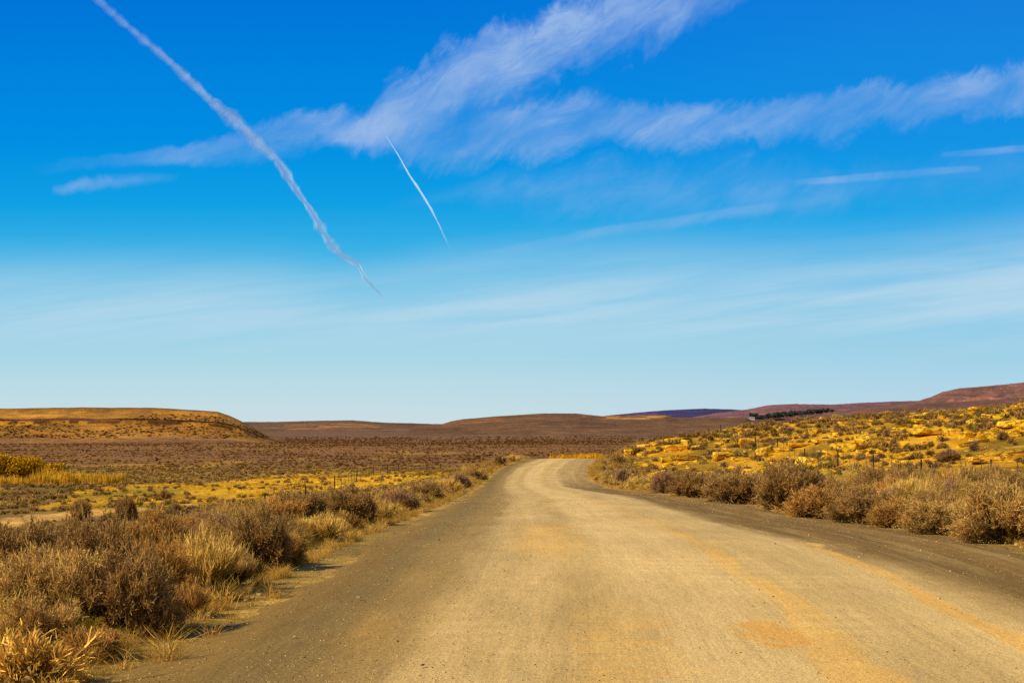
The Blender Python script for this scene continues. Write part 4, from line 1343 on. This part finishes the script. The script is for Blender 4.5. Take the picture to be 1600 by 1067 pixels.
ad = h.n('ShaderNodeAddShader'); h.l(d.outputs[0], ad.inputs[0]); h.l(t.outputs[0], ad.inputs[1])
tr = h.n('ShaderNodeBsdfTransparent')
mx = h.n('ShaderNodeMixShader'); h.l(al, mx.inputs[0]); h.l(tr.outputs[0], mx.inputs[1]); h.l(ad.outputs[0], mx.inputs[2])
o = h.n('ShaderNodeOutputMaterial'); h.l(mx.outputs[0], o.inputs[0])


def contrail(pts, ws, al_, dist, label, wob=3.5):
    pts = np.array(pts, float)
    s = np.concatenate([[0], np.cumsum(np.hypot(*(pts[1:] - pts[:-1]).T))])
    q = np.arange(0, s[-1], 3.0)
    P = np.stack([np.interp(q, s, pts[:, 0]), np.interp(q, s, pts[:, 1])], 1)
    for _ in range(1): P[1:-1] = (P[:-2] + 2 * P[1:-1] + P[2:]) / 4
    P[:, 0] += (fbm(q / 30, q * 0, 3, 160) - .5) * wob
    W = np.interp(q, s, ws) * (.38 + .75 * fbm(q / 14, q * 0, 3, 170)); al2 = np.interp(q, s, al_)
    T = np.gradient(P, axis=0); T /= np.linalg.norm(T, axis=1, keepdims=True); Nn = np.stack([-T[:, 1], T[:, 0]], 1)
    V, UVs, C = [], [], []
    for j in (-1, -.5, 0, .5, 1):
        Q = P + Nn * (W * j * 1.5)[:, None]
        a, e = ray(Q[:, 0], Q[:, 1]); D = dist * (1 + .15 * q / q[-1])
        bulge = (1 - j * j) * 60
        V.append(np.stack([a * D, D - bulge, e * D], 1)); UVs.append(np.stack([np.full(len(q), float(j)), q / 20], 1)); C.append(al2)
    V = np.stack(V, 1).reshape(-1, 3); UVs = np.stack(UVs, 1).reshape(-1, 2); C = np.stack(C, 1).reshape(-1)
    me = mesh_np('contrail', V, grid_faces(len(q), 5), C, smooth=True, uv=UVs); me.materials.append(m_con)
    return tag(link('contrail', me), label, 'contrail')
contrail([(90, -60), (150, -2), (185, 30), (240, 75), (290, 120), (330, 158), (375, 195), (400, 222), (432, 250), (455, 285), (480, 320), (497, 350), (520, 385), (540, 403), (560, 415), (570, 435), (590, 455), (607, 472)],
         [7, 7, 7, 8, 8, 9, 13, 11, 10, 7, 6, 8, 8, 5, 4.5, 4.5, 3, 2], [.3, .3, .35, .5, .6, .7, .7, .7, .75, .75, .75, .75, .75, .8, .8, .8, .6, .0], 14000,
         'long broad wavering white contrail running from the top left down to the haze')
contrail([(604, 215), (622, 243), (640, 275), (658, 302), (672, 325), (685, 350), (696, 374), (705, 394)], [1.0, 1.5, 1.9, 2.1, 2.2, 1.8, 1.5, 1.0], [.3, .7, .7, .7, .65, .5, .3, .0], 15000,
         'short thin straight contrail right of the long one', .8)

# ------------------------------------------------------------------ world
world = bpy.data.worlds.new('World'); scene.world = world; world.use_nodes = True
h = N(world.node_tree)
SUN_EL = math.radians(36)
SUN_AZ = math.radians(-118)          # measured from +Y (view direction) clockwise; the sun is behind the left shoulder
sd = Vector((math.sin(SUN_AZ) * math.cos(SUN_EL), math.cos(SUN_AZ) * math.cos(SUN_EL), math.sin(SUN_EL)))
sky = h.n('ShaderNodeTexSky', sky_type='NISHITA'); sky.sun_disc = False; sky.sun_elevation = SUN_EL; sky.sun_rotation = SUN_AZ
tc = h.n('ShaderNodeTexCoord').outputs['Generated']
sep = h.n('ShaderNodeSeparateXYZ'); h.l(tc, sep.inputs[0])
yy = h.m('MAXIMUM', sep.outputs[1], .15)
a_ = h.m('DIVIDE', sep.outputs[0], yy); e_ = h.m('DIVIDE', sep.outputs[2], yy)
fwd = h.ss(sep.outputs[1], .35, .7)
AM = .36
un = h.m('ADD', h.m('DIVIDE', a_, 2 * AM), .5)        # 0..1 across the view
EM = .32


def fcurve(x, pts):
    nd = h.n('ShaderNodeFloatCurve')
    c = nd.mapping.curves[0]; nd.mapping.use_clip = False
    c.points[0].location = pts[0]; c.points[1].location = pts[-1]
    for p in pts[1:-1]: c.points.new(*p)
    nd.mapping.update()
    h.l(x, nd.inputs['Value'])
    return nd.outputs[0]


def cv(pts, width=False):
    """pixel curve -> normalised curve over un"""
    out = []
    for px, v in pts:
        a, e = ray(px, v if not width else 300)
        out.append((float(a) / (2 * AM) + .5, float(e) / EM if not width else v / F / EM))
    return out


# clear-sky gradient by elevation
ramp = h.n('ShaderNodeValToRGB')
els = [(670, (205, 222, 226)), (640, (198, 221, 227)), (600, (186, 219, 229)), (540, (160, 212, 229)), (470, (116, 197, 230)), (400, (58, 178, 229)), (320, (16, 160, 228)), (220, (0, 142, 226)), (100, (0, 129, 221)), (0, (0, 117, 216))]
cr = ramp.color_ramp
els_n = [(float(ray(800, p)[1]) / EM, c) for p, c in els]
while len(cr.elements) < len(els_n): cr.elements.new(.5)
for el, (p, c) in zip(cr.elements, els_n):
    el.position = min(max(p, 0), 1); el.color = (*lin(*c), 1)
en = h.m('DIVIDE', e_, EM)
h.l(h.m('MAXIMUM', en, 0.0), ramp.inputs[0])
skyc = ramp.outputs[0]
# slightly lighter, more cyan towards the right
skyc = h.mix(h.m('MULTIPLY', h.ss(un, .35, 1.0), .16), skyc, lin(60, 170, 240))
# cloud coordinates (stretched along the wind)
cxy = h.n('ShaderNodeCombineXYZ'); h.l(a_, cxy.inputs[0]); h.l(e_, cxy.inputs[1])
cxy = cxy.outputs[0]
wn = h.n('ShaderNodeTexNoise'); h.l(cxy, wn.inputs['Vector']); wn.inputs['Scale'].default_value = 9; wn.inputs['Detail'].default_value = 4
wv1 = h.n('ShaderNodeVectorMath', operation='MULTIPLY_ADD'); h.l(wn.outputs['Color'], wv1.inputs[0]); wv1.inputs[1].default_value = (.07, .05, 0); h.l(cxy, wv1.inputs[2])
cw = wv1.outputs[0]
nG = h.noise(cxy, 6, 4, .55)
nA = h.noise(cxy, 14, 7, .6, .4)
def fil(deg, along, across, det=7, ro=.62, di=.6):
    return h.noise(h.mapping(h.mapping(cw, (1, 1, 1), (0, 0, -math.radians(deg))), (along, across, 1)), 1.0, det, ro, di)
nB = fil(55, 14, 40)     # feathery comb
nC = h.noise(h.mapping(h.mapping(cxy, (1, 1, 1), (0, 0, -math.radians(7))), (4, 60, 1)), 1.0, 6, .6, .3)       # long fibres
nD = h.noise(h.mapping(cxy, (60, 60, 1)), 1.0, 6, .65, .8)
nE = fil(24, 9, 38, 8, .62, .5)
nF = fil(40, 22, 60, 7, .65, .6)
fe = h.m('ADD', h.m('MULTIPLY', h.m('SUBTRACT', nB, .5), 1.6), h.m('MULTIPLY', h.m('SUBTRACT', nD, .5), .5))


def cloud(center, width, dens_pts, amp=1.0, top=.4, bot=1.0, fib=nE):
    c = fcurve(un, cv(center)); w = fcurve(un, cv(width, True)); dn = fcurve(un, [(float(ray(p, 300)[0]) / (2 * AM) + .5, v) for p, v in dens_pts])
    d = h.m('DIVIDE', h.m('SUBTRACT', en, c), h.m('MAXIMUM', w, .002))
    d = h.m('ADD', d, h.m('MULTIPLY', fe, amp * 1.6))
    d = h.m('ADD', d, h.m('MULTIPLY', h.m('SUBTRACT', nA, .5), amp * 1.6))
    up_ = h.ss(d, .9 - top, 1.25, 1.0, 0.0); lo_ = h.ss(d, -1.0 - bot * .3, -1 + bot * .7, 0.0, 1.0)
    m = h.m('MULTIPLY', up_, lo_)
    m = h.m('MULTIPLY', m, h.m('MULTIPLY', h.ss(fib, .32, .64, .38, 1.0), h.m('MULTIPLY', h.ss(nF, .3, .66, .6, 1.15), h.ss(nG, .36, .62, .5, 1.2))))
    return h.m('MULTIPLY', m, dn, clamp=True)


cA = cloud([(500, 230), (560, 200), (620, 170), (700, 130), (800, 97), (900, 58), (1000, 28), (1100, 5), (1200, -25)],
           [(500, 10), (560, 25), (620, 48), (700, 58), (800, 62), (900, 58), (1000, 50), (1100, 34), (1200, 15)],
           [(480, 0), (560, .6), (640, .9), (800, 1), (950, 1), (1080, .7), (1180, .0)])
cB = cloud([(60, 262), (240, 247), (330, 240), (420, 218), (500, 208), (600, 208), (720, 225), (800, 215), (900, 192), (1000, 192), (1200, 190), (1300, 180), (1400, 165), (1500, 150), (1660, 132)],
           [(60, 10), (240, 14), (330, 20), (420, 32), (500, 34), (600, 38), (720, 46), (800, 50), (900, 42), (1000, 36), (1200, 36), (1300, 36), (1400, 36), (1500, 38), (1660, 40)],
           [(40, .0), (200, .15), (260, .4), (420, .6), (600, .75), (720, .6), (820, .85), (1000, .75), (1200, .85), (1400, .8), (1660, .8)])
cC = cloud([(60, 295), (110, 291), (240, 280), (300, 276)], [(60, 3), (110, 10), (240, 8), (300, 3)], [(80, 0), (130, .8), (230, .4), (280, 0)], amp=1.1, top=.9, bot=1.4)
cD = cloud([(620, 320), (760, 300), (900, 300), (1100, 290), (1300, 290), (1600, 270)], [(620, 10), (760, 22), (900, 45), (1100, 50), (1300, 40), (1600, 40)], [(600, 0), (780, .25), (950, .4), (1200, .35), (1600, .2)], amp=.8, bot=1.6, top=1.0)
cF = cloud([(1200, 287), (1300, 281), (1400, 273), (1500, 266), (1600, 262)], [(1200, 3), (1300, 6), (1400, 7), (1500, 6), (1600, 3)], [(1240, 0), (1330, .6), (1450, .6), (1540, .0)], amp=.3)
cG = cloud([(1450, 244), (1530, 239), (1600, 233), (1660, 230)], [(1450, 3), (1530, 6), (1600, 6), (1660, 6)], [(1470, 0), (1540, .5), (1600, .6), (1660, .6)], amp=.3)
cH = cloud([(760, 400), (860, 380), (950, 362), (1100, 340), (1250, 318), (1350, 300)], [(760, 10), (860, 9), (950, 9), (1100, 10), (1250, 9), (1350, 5)], [(700, 0), (860, .35), (1000, .4), (1200, .2), (1350, .0)], amp=.5, bot=1.5)
cL = lin(160, 190, 232)
for m_, st_ in ((cA, .8), (cB, .74), (cC, .45), (cD, .7), (cF, .7), (cG, .7), (cH, .8)):
    skyc = h.mix(h.m('MULTIPLY', m_, h.m('MULTIPLY', fwd, st_)), skyc, cL)
# low veil
vt = fcurve(un, cv([(-60, 408), (200, 404), (400, 408), (560, 420), (700, 400), (850, 388), (1000, 380), (1200, 382), (1400, 372), (1660, 335)]))
dv = h.m('SUBTRACT', en, vt)
dv = h.m('ADD', dv, h.m('MULTIPLY', h.m('SUBTRACT', nC, .5), .10))
veil = h.ss(dv, -.13, .06, 1.0, 0.0)
veil = h.m('MULTIPLY', veil, h.ss(nC, .3, .68, .35, 1.0))
fade = h.ss(en, float(ray(800, 575)[1]) / EM, float(ray(800, 480)[1]) / EM, .1, 1.0)
veil = h.m('MULTIPLY', h.m('MULTIPLY', veil, fade), h.m('MULTIPLY', fwd, .95))
skyc = h.mix(veil, skyc, lin(186, 217, 235))
# physically based sky takes over away from the view
sc10 = h.n('ShaderNodeVectorMath', operation='SCALE'); h.l(skyc, sc10.inputs[0]); sc10.inputs['Scale'].default_value = 1 / .075
final = h.mix(fwd, sky.outputs[0], sc10.outputs[0])
bg = h.n('ShaderNodeBackground'); h.l(final, bg.inputs[0]); bg.inputs[1].default_value = .075
o = h.n('ShaderNodeOutputWorld'); h.l(bg.outputs[0], o.inputs[0])

sun = bpy.data.lights.new('sun', 'SUN'); sun.energy = 4.7; sun.angle = math.radians(.5); sun.color = (1.0, .91, .70)
so = bpy.data.objects.new('sun', sun); COL.objects.link(so)
so.rotation_euler = (-sd).to_track_quat('-Z', 'Y').to_euler()

scene.view_settings.view_transform = 'Standard'; scene.view_settings.look = 'None'
scene.view_settings.exposure = 0; scene.view_settings.gamma = 1
scene.cycles.max_bounces = 5; scene.cycles.diffuse_bounces = 2; scene.cycles.transparent_max_bounces = 12
scene.cycles.use_denoising = False
